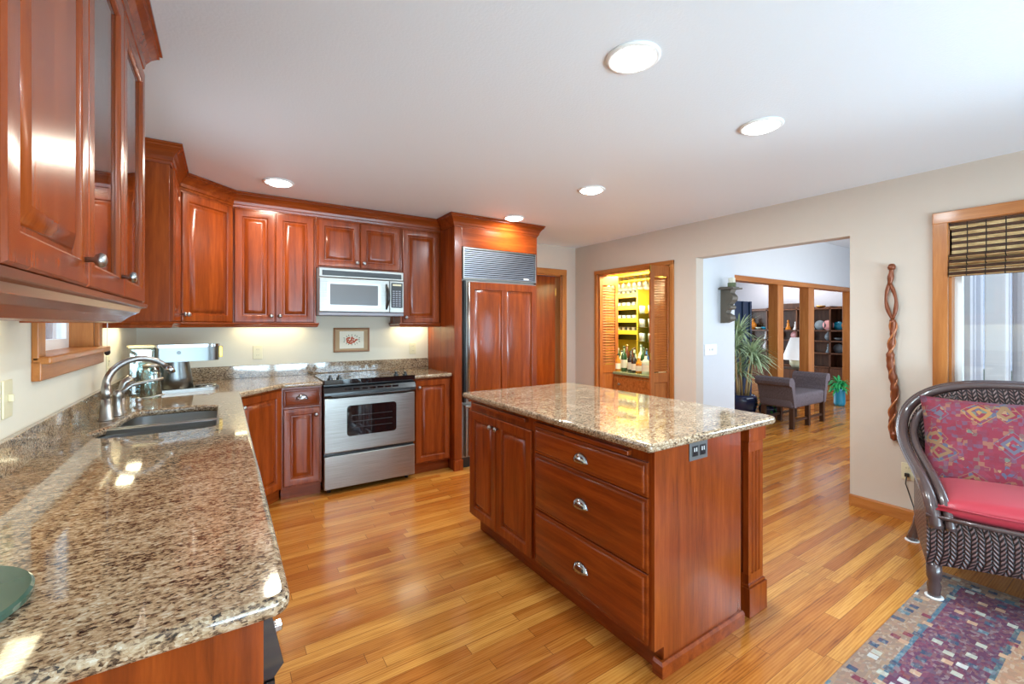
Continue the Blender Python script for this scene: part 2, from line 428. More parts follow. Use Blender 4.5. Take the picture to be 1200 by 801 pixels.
def sbox(name, mat, *b, bev=0): return struct(MB().box(*b, b=bev).build(name, mat))
def copy_tree(o, parent=None):
    c = o.copy(); C.objects.link(c)
    if parent: c.parent = parent
    for ch in o.children: copy_tree(ch, c)
    return c
R90 = PI/2

# ================================================================ the room
XL, XR, YN, YS, ZC = -.555, 3.98, 4.36, -2.7, 2.40
sbox('floor', 'oak_floor', -1.0, 12.2, -3.0, 8.6, -.08, 0)
sbox('ceiling', 'ceiling_paint', XL-.15, XR+.12, YS-.1, 5.0, ZC, ZC+.1)
def wall_with_holes(name, mat, axis, a, th, u0, u1, z0, z1, holes):
    """wall at axis coordinate a..a+th, spanning u0..u1; holes (ua,ub,za,zb)"""
    mb = MB(); us = sorted({u0, u1, *[h[0] for h in holes], *[h[1] for h in holes]}); zs = sorted({z0, z1, *[h[2] for h in holes], *[h[3] for h in holes]})
    for i in range(len(us)-1):
        # merge vertically where possible
        run = None
        for j in range(len(zs)-1):
            mu = (us[i]+us[i+1])/2; mz = (zs[j]+zs[j+1])/2
            solid = not any(h[0] < mu < h[1] and h[2] < mz < h[3] for h in holes)
            if solid: run = [zs[j] if run is None else run[0], zs[j+1]]
            if (not solid or j == len(zs)-2) and run:
                if axis == 'x': mb.box(a, a+th, us[i], us[i+1], run[0], run[1])
                else: mb.box(us[i], us[i+1], a, a+th, run[0], run[1])
                run = None
    return struct(mb.build(name, mat))
WIN1 = (2.245, 3.06, 1.235, 2.12)
WIN2 = (-.75, .84, .82, 2.03)
wall_with_holes('wall_west', 'wall_cream', 'x', XL-.15, .15, YS, YN+.1, 0, ZC, [WIN1])
sbox('wall_north', 'wall_cream', XL-.15, 2.76, YN, YN+.1, 0, ZC)
wall_with_holes('wall_east', 'wall_beige', 'x', XR, .12, YS, 4.6, 0, ZC, [(*WIN2[:2], *WIN2[2:]), (1.384, 2.685, 0, 2.04), (2.985, 4.075, 0, 2.02)])
wall_with_holes('wall_northeast', 'wall_beige', 'y', 4.50, .1, 2.76, XR, 0, ZC, [(2.95, 3.735, 0, 2.03)])
sbox('wall_jog', 'wall_beige', 2.72, 2.76, YN+.1, 4.6, 0, ZC)
wall_with_holes('wall_south', 'wall_beige', 'y', YS-.12, .12, XL-.15, XR+.12, 0, ZC, [(.1, 3.4, .06, 2.1)])
# passage behind the ajar door
sbox('wall_passage', 'wall_beige', 2.6, 4.0, 5.3, 5.4, 0, ZC)
# closet (bar) shell
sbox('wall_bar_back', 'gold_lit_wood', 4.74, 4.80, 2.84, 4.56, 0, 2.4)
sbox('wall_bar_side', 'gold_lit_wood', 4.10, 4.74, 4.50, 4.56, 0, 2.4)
sbox('wall_hall', 'wall_white', 4.10, 4.70, 2.70, 2.84, 0, 2.75)
sbox('ceiling_bar', 'wall_cream', 4.10, 4.74, 2.84, 4.50, 2.12, 2.16)
# living room: white wall with the timber partition, ceiling, east wall and south wall (its outer face is siding)
sbox('wall_living_north', 'wall_white', 4.80, 5.20, 3.30, 3.43, 0, 2.75)
sbox('wall_living_header', 'wall_white', 5.20, 9.9, 3.30, 3.43, 2.035, 2.75)
sbox('ceiling_living', 'wall_white', 4.10, 10.0, 1.1, 3.43, 2.75, 2.85)
sbox('wall_living_east', 'wall_white', 9.9, 10.0, 1.1, 3.43, 0, 2.75)
wall_with_holes('wall_living_south', 'siding', 'y', 1.16, .1, 4.10, 9.9, 0, 2.75, [(4.75, 6.05, .55, 2.2), (6.5, 8.6, .35, 2.2)])
# family room beyond the partition
sbox('wall_family_east', 'grey_paint', 11.9, 12.0, 3.30, 8.5, 0, 3.0)
wall_with_holes('wall_family_north', 'grey_paint', 'y', 8.2, .1, 4.74, 12, 0, 3.0, [(5.6, 10.8, .5, 2.5)])
sbox('wall_family_west', 'grey_paint', 4.80, 4.90, 3.43, 8.2, 0, 3.0)
sbox('wall_family_south', 'grey_paint', 9.9, 11.9, 3.30, 3.43, 0, 3.0)
sbox('ceiling_family', 'grey_paint', 4.9, 11.9, 3.43, 8.2, 2.9, 3.0)
# ground outside
sbox('ground', plain('ground_grass', (120, 130, 100), .9), -14, 24, -14, 24, -.5, -.3)

# timber partition: beam, posts and jamb
struct(MB().box(5.20, 9.9, 3.27, 3.43, 1.965, 2.035, b=.006).build('trim_beam', 'orange_wood_horizontal'))
for i, (a, b_) in enumerate(((5.20, 5.26), (6.873, 7.04), (7.85, 8.045), (9.51, 9.72))):
    struct(MB().box(a, b_, 3.285, 3.425, 0, 1.965, b=.005).build('trim_post', 'orange_wood'))

# baseboards
def base_run(name, path, h=.085, mat='orange_wood_horizontal'):
    return struct(MB().sweep(path, [(0, 0), (.014, 0), (.014, h-.012), (.008, h), (0, h)]).build(name, mat))
base_run('baseboard_east', [(XR+.001, 1.382), (XR+.001, -2.69)], mat='orange_wood_horizontal_y')
base_run('baseboard_jamb', [(4.099, 1.386), (3.966, 1.386)][::-1])
base_run('baseboard_pier', [(XR, 2.93), (XR, 2.69)], mat='orange_wood_horizontal_y')
base_run('baseboard_hall', [(4.11, 2.699), (4.69, 2.699)])

# casings
def casing(name, axis, a, u0, u1, z1, w=.065, d=.02, z0=0, bottom=False, mats=('orange_wood', 'orange_wood_horizontal'), jamb=.12, sgn=-1, jambs=True):
    """door or window casing on plane axis=a, protruding sgn*d; opening u0..u1, z0..z1"""
    t = bpy.data.objects.new(name, None); C.objects.link(t); struct(t)
    def bx(nm, mt, ua, ub, za, zb, d0, d1, b=.004):
        mb = MB()
        if axis == 'x': mb.box(a+d0, a+d1, ua, ub, za, zb, b=b)
        else: mb.box(ua, ub, a+d0, a+d1, za, zb, b=b)
        mb.build(nm, mt, t)
    for ua, ub in ((u0-w, u0), (u1, u1+w)):
        bx('casing_side', mats[0], ua, ub, z0, z1+w, 0, sgn*d)
    bx('casing_head', mats[1], u0-w, u1+w, z1, z1+w, -.001*sgn, sgn*(d+.004))
    if bottom: bx('casing_sill', mats[1], u0-w, u1+w, z0-w, z0, -.001*sgn, sgn*(d+.006))
    if jambs:
        bx('jamb', mats[0], u0, u0+.015, z0, z1, 0, -sgn*jamb, 0)
        bx('jamb', mats[0], u1-.015, u1, z0, z1, 0, -sgn*jamb, 0)
        bx('jamb_head', mats[1], u0, u1, z1-.015, z1, 0, -sgn*jamb, 0)
        if bottom: bx('sill', mats[1], u0, u1, z0, z0+.015, 0, -sgn*jamb, 0)
    return t
OY = ('orange_wood', 'orange_wood_horizontal_y')
casing('trim_bar_opening', 'x', XR, 2.985, 4.075, 2.005, w=.045, mats=OY)
casing('trim_door_surround', 'y', 4.50, 2.95, 3.735, 2.02, w=.075)
CY = ('cherry', 'cherry_horizontal_y')
w1 = casing('window_1', 'x', XL, WIN1[0], WIN1[1], WIN1[3], w=.07, z0=WIN1[2], bottom=True, mats=OY, jamb=.14, sgn=1)
w2 = casing('window_2', 'x', XR, WIN2[0], WIN2[1], WIN2[3], w=.075, z0=WIN2[2], bottom=True, mats=OY, jamb=.11)
# window_1 sash + stool
MB().box(XL+.0, XL+.05, WIN1[0]-.07, WIN1[1]+.085, WIN1[2]-.012, WIN1[2]+.016, b=.006).build('window_stool', 'orange_wood_horizontal_y', w1)
def sash(par, x, ys, z0, z1, fw=.045, mat='white_paint', mull=()):
    mb = MB()
    mb.box(x-.02, x+.02, ys[0], ys[0]+fw, z0, z1); mb.box(x-.02, x+.02, ys[1]-fw, ys[1], z0, z1)
    mb.box(x-.02, x+.02, ys[0]+fw, ys[1]-fw, z0, z0+fw); mb.box(x-.02, x+.02, ys[0]+fw, ys[1]-fw, z1-fw, z1)
    for m_ in mull: mb.box(x-.02, x+.02, m_-.02, m_+.02, z0+fw, z1-fw)
    mb.build('sash', mat, par)
    MB().box(x-.003, x+.003, ys[0]+fw*.8, ys[1]-fw*.8, z0+fw*.8, z1-fw*.8).build('pane', 'window_glass', par)
sash(w1, XL-.11, (WIN1[0]+.015, WIN1[1]-.015), WIN1[2]+.015, WIN1[3]-.015, mull=((WIN1[0]+WIN1[1])/2,))
sash(w2, XR+.085, (WIN2[0]+.015, WIN2[1]-.015), WIN2[2]+.015, WIN2[3]-.015, fw=.035, mull=(.05,))
# garden doors behind the camera
w3 = casing('window_3', 'y', YS, .1, 3.4, 2.1, w=.07, mats=('orange_wood', 'orange_wood_horizontal'), sgn=1)
for k in range(4):
    xa = .115+k*.8175; mb = MB()
    mb.box(xa, xa+.07, YS-.08, YS-.04, .06, 2.08); mb.box(xa+.7475, xa+.8175, YS-.08, YS-.04, .06, 2.08)
    mb.box(xa+.07, xa+.7475, YS-.08, YS-.04, .06, .2); mb.box(xa+.07, xa+.7475, YS-.08, YS-.04, 2.0, 2.08)
    mb.build('sash', 'white_paint', w3)
    MB().box(xa+.06, xa+.755, YS-.063, YS-.057, .19, 2.01).build('pane', 'window_glass', w3)
# windows of the living room wing, seen from outside through window_2
for nm, (ua, ub, za, zb), ml in (('window_4', (4.75, 6.05, .55, 2.2), (5.4,)), ('window_5', (6.5, 8.6, .35, 2.2), (7.2, 7.9))):
    t = struct(bpy.data.objects.new(nm, None)); C.objects.link(t)
    mb = MB()
    for a_, b2 in ((ua-.07, ua+.03), (ub-.03, ub+.07)): mb.box(a_, b2, 1.12, 1.20, za-.07, zb+.07)
    for a_, b2 in ((za-.07, za+.03), (zb-.03, zb+.07)): mb.box(ua+.03, ub-.03, 1.12, 1.20, a_, b2)
    for m_ in ml: mb.box(m_-.03, m_+.03, 1.13, 1.19, za+.03, zb-.03)
    mb.build('window_frame', 'white_paint', t)
    MB().box(ua+.02, ub-.02, 1.165, 1.171, za+.02, zb-.02).build('pane', 'window_glass', t)
mb = MB()
for k in range(14):
    xx = 4.2+k*.42
    if not any(a-.1 < xx < b+.1 for a, b in ((4.75, 6.05), (6.5, 8.6))): mb.box(xx-.02, xx+.02, 1.135, 1.16, 0, 2.75)
struct(mb.build('trim_siding_battens', 'white_paint'))
# porch posts and rail outside window_2
for xx in (5.35, 6.9):
    struct(MB().box(xx-.06, xx+.06, .78, .90, -.3, 2.7, b=.006).build('trim_porch_post', 'white_paint'))

# flush door, ajar, with hinge
d1 = struct(bpy.data.objects.new('door_1', None)); C.objects.link(d1); d1.location = (3.0, 4.54, 0); d1.rotation_euler = (0, 0, 0)
MB().box(-.03, .66, 0, .04, .01, 2.0, b=.003).build('door_leaf', 'cherry', d1)
for zz in (.3, 1.75): MB().box(.662, .672, -.006, .035, zz, zz+.1, b=.002).build('hinge', 'brass', d1)

# ================================================================ cabinetry
def profile_door(mb, x0, x1, z0, z1, th=.02, hole=False, fw=.058):
    if hole:
        pr = [(fw, 0), (0, 0), (0, -th+.004), (.004, -th), (fw-.012, -th), (fw-.006, -th+.004), (fw, -th+.010), (fw, 0)]
        mb.rect_rings(x0, x1, z0, z1, pr, hole=True, c0=False)
    else:
        f = min(fw, (x1-x0)*.22)
        pr = [(0, 0), (0, -th+.005), (.005, -th), (f-.010, -th), (f-.005, -th+.003), (f, -th+.014), (f+.009, -th+.014), (f+.012, -th+.010), (f+.036, -th+.001), (f+.040, -th+.001)]
        mb.rect_rings(x0, x1, z0, z1, pr)
def knob(par, x, z, y=-.02, mat='satin_nickel'):
    MB().lathe([(.006, 0), (.005, -.012), (.013, -.018), (.016, -.024), (.013, -.031), (.004, -.034)], (x, y, z), 'y', 16).build('knob', mat, par, smooth=True)
def cup_pull(par, x, z, y=-.02, w=.046):
    mb = MB(); rings = []
    for i in range(9):
        t = PI*i/8; rings.append([])
        for j in range(7):
            s_ = (PI/2)*j/6
            # shell from the top line (z) outward and down
            rings[-1].append((x-w*math.cos(t)*math.cos(s_*.0+0)*(1), y-.001-.026*math.sin(t)*math.sin(s_), z-.012+.042*math.sin(t)*math.cos(s_)))
    mb.loft(rings, False, False, closed=False)
    o = mb.build('cup_pull', 'chrome', par, smooth=True, fix=False)
    m = o.modifiers.new('s', 'SOLIDIFY'); m.thickness = .003
    return o
def door(par, x0, x1, z0, z1, kx=None, kz=None, name='door', mat='cherry'):
    g = .0015
    mb = MB(); profile_door(mb, x0+g, x1-g, z0, z1)
    d = mb.build(name, mat, par, auto=40)
    if kx is not None: knob(d, kx, kz)
    return d
def drawer(par, x0, x1, z0, z1, pull=True, mat='cherry_horizontal', kz=None):
    mb = MB(); mb.rect_rings(x0+.0015, x1-.0015, z0, z1, [(0, 0), (0, -.009), (.004, -.012), (.013, -.012), (.017, -.019), (.022, -.021)])
    d = mb.build('drawer', mat, par, auto=40)
    if pull: cup_pull(d, (x0+x1)/2, kz if kz else (z0+z1)/2, y=-.0205)
    return d
def glass_door(par, x0, x1, z0, z1, kx, kz):
    mb = MB(); profile_door(mb, x0+.0015, x1-.0015, z0, z1, hole=True)
    d = mb.build('glass_door', 'cherry', par, auto=40)
    MB().box(x0+.055, x1-.055, -.009, -.006, z0+.055, z1-.055).build('glass_pane', 'cabinet_glass', d)
    if kx: knob(d, kx, kz, mat='chrome')
    return d
UZ0, UZ1 = 1.385, 2.268   # upper doors
def carcass(par, w, d, z0, z1, mat='cherry', y0=0):
    MB().box(0, w, y0, d, z0, z1, b=.001).build('cabinet_body', mat, par)
RAIL = [(0, 1.382), (.020, 1.382), (.022, 1.372), (.014, 1.362), (.012, 1.350), (.004, 1.345), (-.014, 1.345), (-.014, 1.382)]

# upper cabinets, north wall: local x right, y into the wall, front plane at y=0 (doors stand proud)
YU = 4.05
uA = thing('upper_cabinet', 'cherry wall cabinet with two tall raised-panel doors over the framed-print side of the range', 'cabinet', (.06, YU, 0))
uA['label'] = 'tall cherry wall cabinet with two matching raised-panel doors beside the microwave'
carcass(uA, .60, YN-YU-.001, UZ0-.003, 2.39)
door(uA, .008, .290, UZ0, UZ1, .290-.03, UZ0+.05); door(uA, .292, .582, UZ0, UZ1, .292+.03, UZ0+.05)
MB().sweep([(0, 0), (.600, 0), (.600, .29)], RAIL).build('light_rail', 'cherry_horizontal', uA)
uB = thing('upper_cabinet', 'short cherry wall cabinet with two square raised-panel doors directly above the microwave', 'cabinet', (.662, YU, 0))
carcass(uB, .735, YN-YU-.001, 1.852, 2.39)
door(uB, .008, .360, 1.868, UZ1, .360-.03, 1.868+.045); door(uB, .362, .727, 1.868, UZ1, .362+.03, 1.868+.045)
uC = thing('upper_cabinet', 'narrow cherry wall cabinet with one raised-panel door between microwave and refrigerator', 'cabinet', (1.398, YU, 0))
carcass(uC, .400, YN-YU-.001, UZ0-.003, 2.39)
door(uC, .015, .385, UZ0, UZ1, .045, UZ0+.05)
MB().sweep([(0, .29), (0, 0), (.400, 0)], RAIL).build('light_rail', 'cherry_horizontal', uC)
# diagonal corner and west wall cabinets
XU = -.26
uD = thing('upper_cabinet', 'angled corner cherry wall cabinet with one tall door above the coffee maker', 'cabinet', (XU, 3.73, 0), math.radians(45))
wd = math.hypot(.32, .32)
def loc45(pts, o_, a):
    return [((p[0]-o_[0])*math.cos(a)+(p[1]-o_[1])*math.sin(a), -(p[0]-o_[0])*math.sin(a)+(p[1]-o_[1])*math.cos(a)) for p in pts]
MB().prism(loc45([(XU, 3.731), (.059, YU), (.059, YN-.002), (XL+.002, YN-.002), (XL+.002, 3.731)], (XU, 3.73), math.radians(45)), UZ0-.003, 2.39).build('cabinet_body', 'cherry', uD)
door(uD, .015, wd-.015, UZ0, UZ1, .045, UZ0+.05)
MB().sweep([(0, 0), (wd, 0)], RAIL).build('light_rail', 'cherry_horizontal', uD)
uE = thing('upper_cabinet', 'cherry wall cabinet with wide plain side panel between the sink window and the corner', 'cabinet', (XU, 3.20, 0), R90)
carcass(uE, .53, -XL+XU-.001, UZ0-.003, 2.39)
door(uE, .012, .515, UZ0, UZ1, .485, UZ0+.05)
MB().sweep([(0, .29), (0, 0), (.53, 0)], RAIL).build('light_rail', 'cherry_horizontal', uE)
# near cabinet with glazed doors
NZ0 = 1.442
uF = thing('glass_front_cabinet', 'large cherry wall cabinet with a solid door and two glazed doors over the granite counter', 'cabinet', (XU, .78, 0), R90)
wF = 2.085-.78; dF = -XL+XU-.001
mb = MB(); mb.box(0, wF, 0, dF, NZ0-.02, NZ0); mb.box(0, wF, 0, dF, 2.29, 2.39); mb.box(0, .018, 0, dF, NZ0, 2.29); mb.box(wF-.018, wF, 0, dF, NZ0, 2.29)
mb.box(.018, wF-.018, dF-.012, dF, NZ0, 2.29); mb.box(.478, .496, 0, dF-.012, NZ0, 2.29)
mb.build('cabinet_body', 'cherry', uF)
e0, e1, e2, e3 = .07, .50, .90, wF-.004
door(uF, e0, e1, NZ0, 2.275, e1-.03, NZ0+.055)
glass_door(uF, e1, e2, NZ0, 2.275, e2-.36+.32, NZ0+.055)
glass_door(uF, e2, e3, NZ0, 2.275, None, None)
for zz in (1.72, 1.99): MB().box(.50, wF-.02, .03, dF-.015, zz, zz+.008).build('glass_shelf', 'cabinet_glass', uF)
MB().sweep([(0, .28), (0, -.012), (wF, -.012), (wF, .28)], [(0, 1.440), (.014, 1.436), (.012, 1.424), (-.004, 1.420), (-.008, 1.405), (-.03, 1.392), (-.05, 1.372), (-.07, 1.368), (-.07, 1.440)]).build('light_rail', 'cherry_horizontal', uF)
# stemware inside the glazed cabinet
def wineglass_mb(s=1.0, inv=False):
    p = [(.030, 0), (.028, .003), (.004, .008), (.0035, .07), (.012, .08), (.030, .10), (.036, .13), (.032, .17), (.0305, .17), (.034, .13), (.028, .102), (.004, .084)]
    p = [(r*s, z*s) for r, z in p]
    if inv: p = [(r, -z) for r, z in p]
    return MB().lathe(p, n=14)
def tumbler_mb(s=1.0):
    return MB().lathe([(.028*s, 0), (.034*s, .09*s), (.032*s, .09*s), (.026*s, .008*s), (.002, .008*s)], n=14)
wg = wineglass_mb().build('wine_glass', 'drinking_glass', smooth=True)
tag(wg, 'clear stemmed glass on the shelves of the glazed cherry cabinet', 'wine glass', 'stemmed glasses in the glazed cabinet')
wg.location = (-.40, 1.36, NZ0)
for k, (yy, zz) in enumerate([(1.46, NZ0), (1.56, NZ0), (1.78, NZ0), (1.90, NZ0), (1.38, 1.728), (1.50, 1.728), (1.62, 1.728), (1.80, 1.728), (1.92, 1.728), (1.40, 1.998), (1.54, 1.998), (1.80, 1.998)]):
    c = wg.copy(); C.objects.link(c); c.location = (-.40+.05*((k*7) % 3-1), yy, zz)

# crown moulding (continuous over the far run), over the near cabinet, over the refrigerator surround
CR = [(0, 2.285), (.006, 2.285), (.010, 2.300), (.016, 2.305), (.020, 2.325), (.034, 2.350), (.050, 2.368), (.056, 2.372), (.056, 2.382), (.064, 2.386), (.064, 2.397), (0, 2.397)]
o = MB().sweep([(XL+.001, 3.199), (XU, 3.199), (XU, 3.73), (.06, YU-.0), (1.798, YU-.0)], CR).build('crown_molding', 'cherry_horizontal')
tag(o, 'stepped cherry crown moulding running along the tops of the far wall cabinets', 'crown moulding')
o = MB().sweep([(XL+.001, .779), (XU, .779), (XU, 2.086), (XL+.001, 2.086)], CR).build('crown_molding', 'cherry_horizontal')
tag(o, 'cherry crown moulding on top of the glass-front cabinet', 'crown moulding')

# refrigerator surround
YF = 3.72
fs = thing('refrigerator_surround', 'tall cherry cabinet surround enclosing the built-in refrigerator', 'cabinet', (1.80, YF, 0))
MB().box(0, .078, 0, YN-YF-.001, 0, 2.39, b=.002).build('side_panel', 'cherry', fs)
MB().box(.94, .955, 0, YN-YF-.001, 0, 2.39, b=.002).build('side_panel', 'cherry', fs)
MB().box(.078, .94, 0, YN-YF-.001, 2.105, 2.39, b=.001).build('top_panel', 'cherry_horizontal', fs)
MB().sweep([(0, .27), (0, 0), (.955, 0), (.955, .63)], CR).build('crown_molding', 'cherry_horizontal', fs)
MB().box(-.006, .084, -.014, .02, 0, .10, b=.003).build('plinth_block', 'cherry', fs)
fr = thing('refrigerator', 'built-in refrigerator with steel louvred grille and cherry panelled doors', 'refrigerator', (1.88, YF, 0))
MB().box(.002, .856, .035, .60, .10, 2.10).build('fridge_body', 'steel', fr)
MB().box(.002, .856, .05, .60, 0, .10).build('toe_grille', 'black_plastic', fr)
# grille
g0, g1, gz0, gz1 = .005, .856, 1.80, 2.098
mb = MB()
mb.box(g0, g1, -.012, .034, gz1-.012, gz1); mb.box(g0, g1, -.012, .034, gz0, gz0+.012); mb.box(g0, g0+.012, -.012, .034, gz0+.012, gz1-.012); mb.box(g1-.012, g1, -.012, .034, gz0+.012, gz1-.012)
gf = mb.build('grille_frame', 'satin_nickel', fr)
mb = MB(); nS = 14
for k in range(nS):
    z = gz0+.015+(gz1-gz0-.03)*(k+.5)/nS; h = (gz1-gz0-.03)/nS*.5
    mb.extr([(-.010, z-h*.75), (.010, z-h*.1), (.010, z+h*.4), (-.010, z+h*.1)], 'x', g0+.012, g1-.012)
MB().box(g0+.012, g1-.012, .02, .03, gz0+.012, gz1-.012).build('grille_backing', 'black_plastic', fr)
mb.build('grille_slats', 'steel_grille', fr)
MB().box(.70, .76, -.0125, -.008, 1.825, 1.840).build('badge', 'white_plastic', fr)
def fridge_door(z0, z1, panels):
    d = MB().box(.036, .856, -.008, .034, z0, z1, b=.003).build('door', 'steel', fr)
    mb = MB(); mb.box(.060, .850, -.014, -.008, z0+.010, z1-.012)
    n = panels; xw = (.850-.060-.06*2-.07*(n-1))/n
    mb.build('wood_front', 'cherry_sheen', d)
    fx0, fx1 = .060, .850
    mb = MB()
    mb.box(fx0, fx0+.055, -.026, -.014, z0+.01, z1-.012, b=.002); mb.box(fx1-.055, fx1, -.026, -.014, z0+.01, z1-.012, b=.002)
    mb.box(fx0+.055, fx1-.055, -.026, -.014, z1-.082, z1-.012, b=.002); mb.box(fx0+.055, fx1-.055, -.026, -.014, z0+.01, z0+.08, b=.002)
    mid = (fx0+fx1)/2; mb.box(mid-.03, mid+.03, -.026, -.014, z0+.08, z1-.082, b=.002)
    mb.build('door_frame', 'cherry_sheen', d)
    for a_, b_ in ((fx0+.055, mid-.03), (mid+.03, fx1-.055)):
        m2 = MB(); m2.rect_rings(a_+.004, b_-.004, z0+.084, z1-.086, [(0, -.014), (.003, -.016), (.03, -.024), (.034, -.0245)])
        m2.build('raised_panel', 'cherry_sheen', d, auto=30)
    return d
fd = fridge_door(.63, 1.785, 2); fz = fridge_door(.115, .60, 2)
MB().box(.012, .034, -.012, .034, .63, 1.785, b=.003).build('edge_trim', 'black_plastic', fr)
h_ = MB(); h_.tube([(.047, -.045, .66), (.047, -.045, 1.765)], .011, 12); h_.build('handle', 'steel', fd, smooth=True)
h_ = MB(); h_.tube([(.10, -.055, .565), (.80, -.055, .565)], .011, 12); [h_.box(a_-.008, a_+.008, -.055, -.02, .557, .573) for a_ in (.12, .78)]; h_.box(.01, .06, -.05, -.008, .585, .61, b=.004); h_.build('handle', 'steel', fz, auto=40)
# base cabinets
def base_body(par, w, d, toe=True, h=.880, mat='cherry'):
    MB().box(0, w, 0, d, .10, h, b=.001).build('cabinet_body', mat, par)
    MB().box(.0, w, .055, d, 0, .10).build('toe_kick', 'cherry_horizontal', par)
YB = 3.80
bA = thing('base_cabinet', 'cherry base cabinet with one drawer over a door, just before the range', 'cabinet', (.372, YB, 0))
base_body(bA, .290, YN-YB-.001)
drawer(bA, .010, .272, .725, .862); door(bA, .010, .272, .115, .712, .24, .655)
bB = thing('base_cabinet', 'cherry base cabinet with single tall door between range and refrigerator', 'cabinet', (1.424, YB, 0))
base_body(bB, .374, YN-YB-.001)
door(bB, .018, .358, .115, .862, .05, .80)
bC = thing('base_cabinet', 'angled corner cherry base cabinet with one door below the bend of the counter', 'cabinet', (.055, 3.475, 0), math.atan2(.325, .315))
wc_ = math.hypot(.325, .315)
MB().prism(loc45([(.055, 3.476), (.371, YB), (.371, YN-.03), (XL+.03, YN-.03), (XL+.03, 3.476)], (.055, 3.475), math.atan2(.325, .315)), .10, .88).build('cabinet_body', 'cherry', bC)
MB().prism(loc45([(.0, 3.50), (.36, YB+.06), (.371, YN-.03), (XL+.03, YN-.03), (XL+.03, 3.476)], (.055, 3.475), math.atan2(.325, .315)), 0, .10).build('toe_kick', 'cherry_horizontal', bC)
door(bC, .015, wc_-.015, .115, .862, .05, .80)
bD = thing('base_cabinet', 'long cherry base cabinet run under the sink ending in a flat side panel', 'cabinet', (.055, .845, 0), R90)
# local: x along +Y, y depth; dishwasher gap from .02 to .62
mb = MB(); mb.box(0, .02, -.001, .60, 0, .880); mb.box(.622, 2.628, 0, .60, .10, .69); mb.box(.622, 1.44, 0, .60, .69, .880); mb.box(2.27, 2.628, 0, .60, .69, .880); mb.box(1.44, 2.27, 0, .04, .69, .88); mb.box(1.44, 2.27, .555, .60, .69, .88)
mb.build('cabinet_body', 'cherry', bD)
MB().box(.622, 2.62, .055, .60, 0, .10).build('toe_kick', 'cherry_horizontal', bD)
for k in range(2):
    drawer(bD, .63+k*.45, 1.07+k*.45, .725, .862)
    door(bD, .63+k*.45, 1.07+k*.45, .115, .712, (1.04 if k == 0 else 1.11), .655)
door(bD, 1.53, 2.07, .115, .862, 2.04, .80); door(bD, 2.07, 2.61, .115, .862, 2.10, .80)
dw = thing('dishwasher', 'black dishwasher seen edge-on beneath the near end of the counter', 'dishwasher', (.055, .867, 0), R90)
MB().box(.003, .598, .02, .57, .02, .865).build('dishwasher_body', 'black_plastic', dw)
mb = MB(); mb.extr([(.019, .12), (-.018, .12), (-.028, .40), (-.020, .74), (.019, .74)], 'x', .003, .598); mb.build('door', 'black_plastic', dw)
mb = MB(); mb.extr([(.019, .745), (-.018, .745), (-.034, .765), (-.014, .862), (.019, .862)], 'x', .003, .598); mb.build('control_panel', 'black_glass', dw)
MB().box(.04, .06, -.036, -.02, .80, .812, b=.002).build('latch', 'chrome', dw)

# ================================================================ counters
GT = .914
hole = rounded([(-.03, 2.345), (-.03, 2.965), (-.13, 3.005), (-.375, 2.985), (-.40, 2.80), (-.415, 2.62), (-.465, 2.46), (-.40, 2.335)], [.06, .06, .04, .06, .05, .05, .07, .07])
ct = slab('granite_countertop', rounded([(XL+.002, .81), (.095, .81), (.095, 3.41), (.385, 3.757), (.661, 3.757), (.661, 4.288), (1.421, 4.288), (1.421, YN-.002), (XL+.002, YN-.002)], [0, .035, .02, .02, 0, 0, 0, 0, 0]), [hole], GT, .034, 'granite')
tag(ct, 'long polished speckled granite countertop holding the sink', 'countertop')
mb = MB(); mb.box(XL+.001, XL+.021, .81, YN-.001, GT, GT+.106, b=.002).box(XL+.021, 1.798, YN-.021, YN-.001, GT, GT+.106, b=.002)
mb.build('backsplash', 'granite', ct)
cr = slab('granite_countertop', rounded([(1.423, 3.757), (1.798, 3.757), (1.798, YN-.023), (1.423, YN-.023)], [.01, .02, 0, 0]), [], GT, .034, 'granite')
tag(cr, 'small granite countertop piece between the range and the refrigerator', 'countertop')

# island
IX, IY = 1.38, 2.60
isl = thing('kitchen_island', 'freestanding cherry island cabinet with two doors, three drawers and fluted corner post', 'kitchen island', (IX, IY, 0), -R90)
WI = 1.48   # local x length -> y from 2.60 to 1.12
DI = .595
MB().box(0, WI, 0, DI, .105, .880, b=.001).build('cabinet_body', 'cherry', isl)
MB().box(.03, WI-.001, .055, DI, 0, .105).build('toe_kick', 'cherry_horizontal', isl)
door(isl, .012, .345, .122, .800, .315, .745); door(isl, .347, .708, .122, .800, .377, .745)
for a_, b_, c_ in ((.732, 1.468, (.692, .828, .752)), (.732, 1.468, (.400, .688, .545)), (.732, 1.468, (.122, .394, .256))):
    drawer(isl, a_, b_, c_[0], c_[1], kz=c_[2])
for a_, b_ in ((.06, .38), (.382, .66), (.74, .98), (.982, 1.38)):
    MB().box(a_, b_, -.026, .02, .836, .857, b=.004).build('pull_out_board', 'cherry_horizontal', isl)
MB().box(WI, WI+.012, -.0, DI+.004, .108, .880).box(WI, WI+.012, .055, DI+.004, .001, .108).build('end_panel', 'cherry_sheen', isl)
MB().sweep([(WI-.02, .055), (WI+.0, .055), (WI+.0, DI+.008)], [(.01, 0), (.028, 0), (.028, .048), (.020, .058), (.01, .058)], outl=1).build('shoe_base', 'cherry_horizontal', isl)
MB().box(.0, WI-.08, DI, DI+.012, .02, .880).build('back_panel', 'cherry', isl)
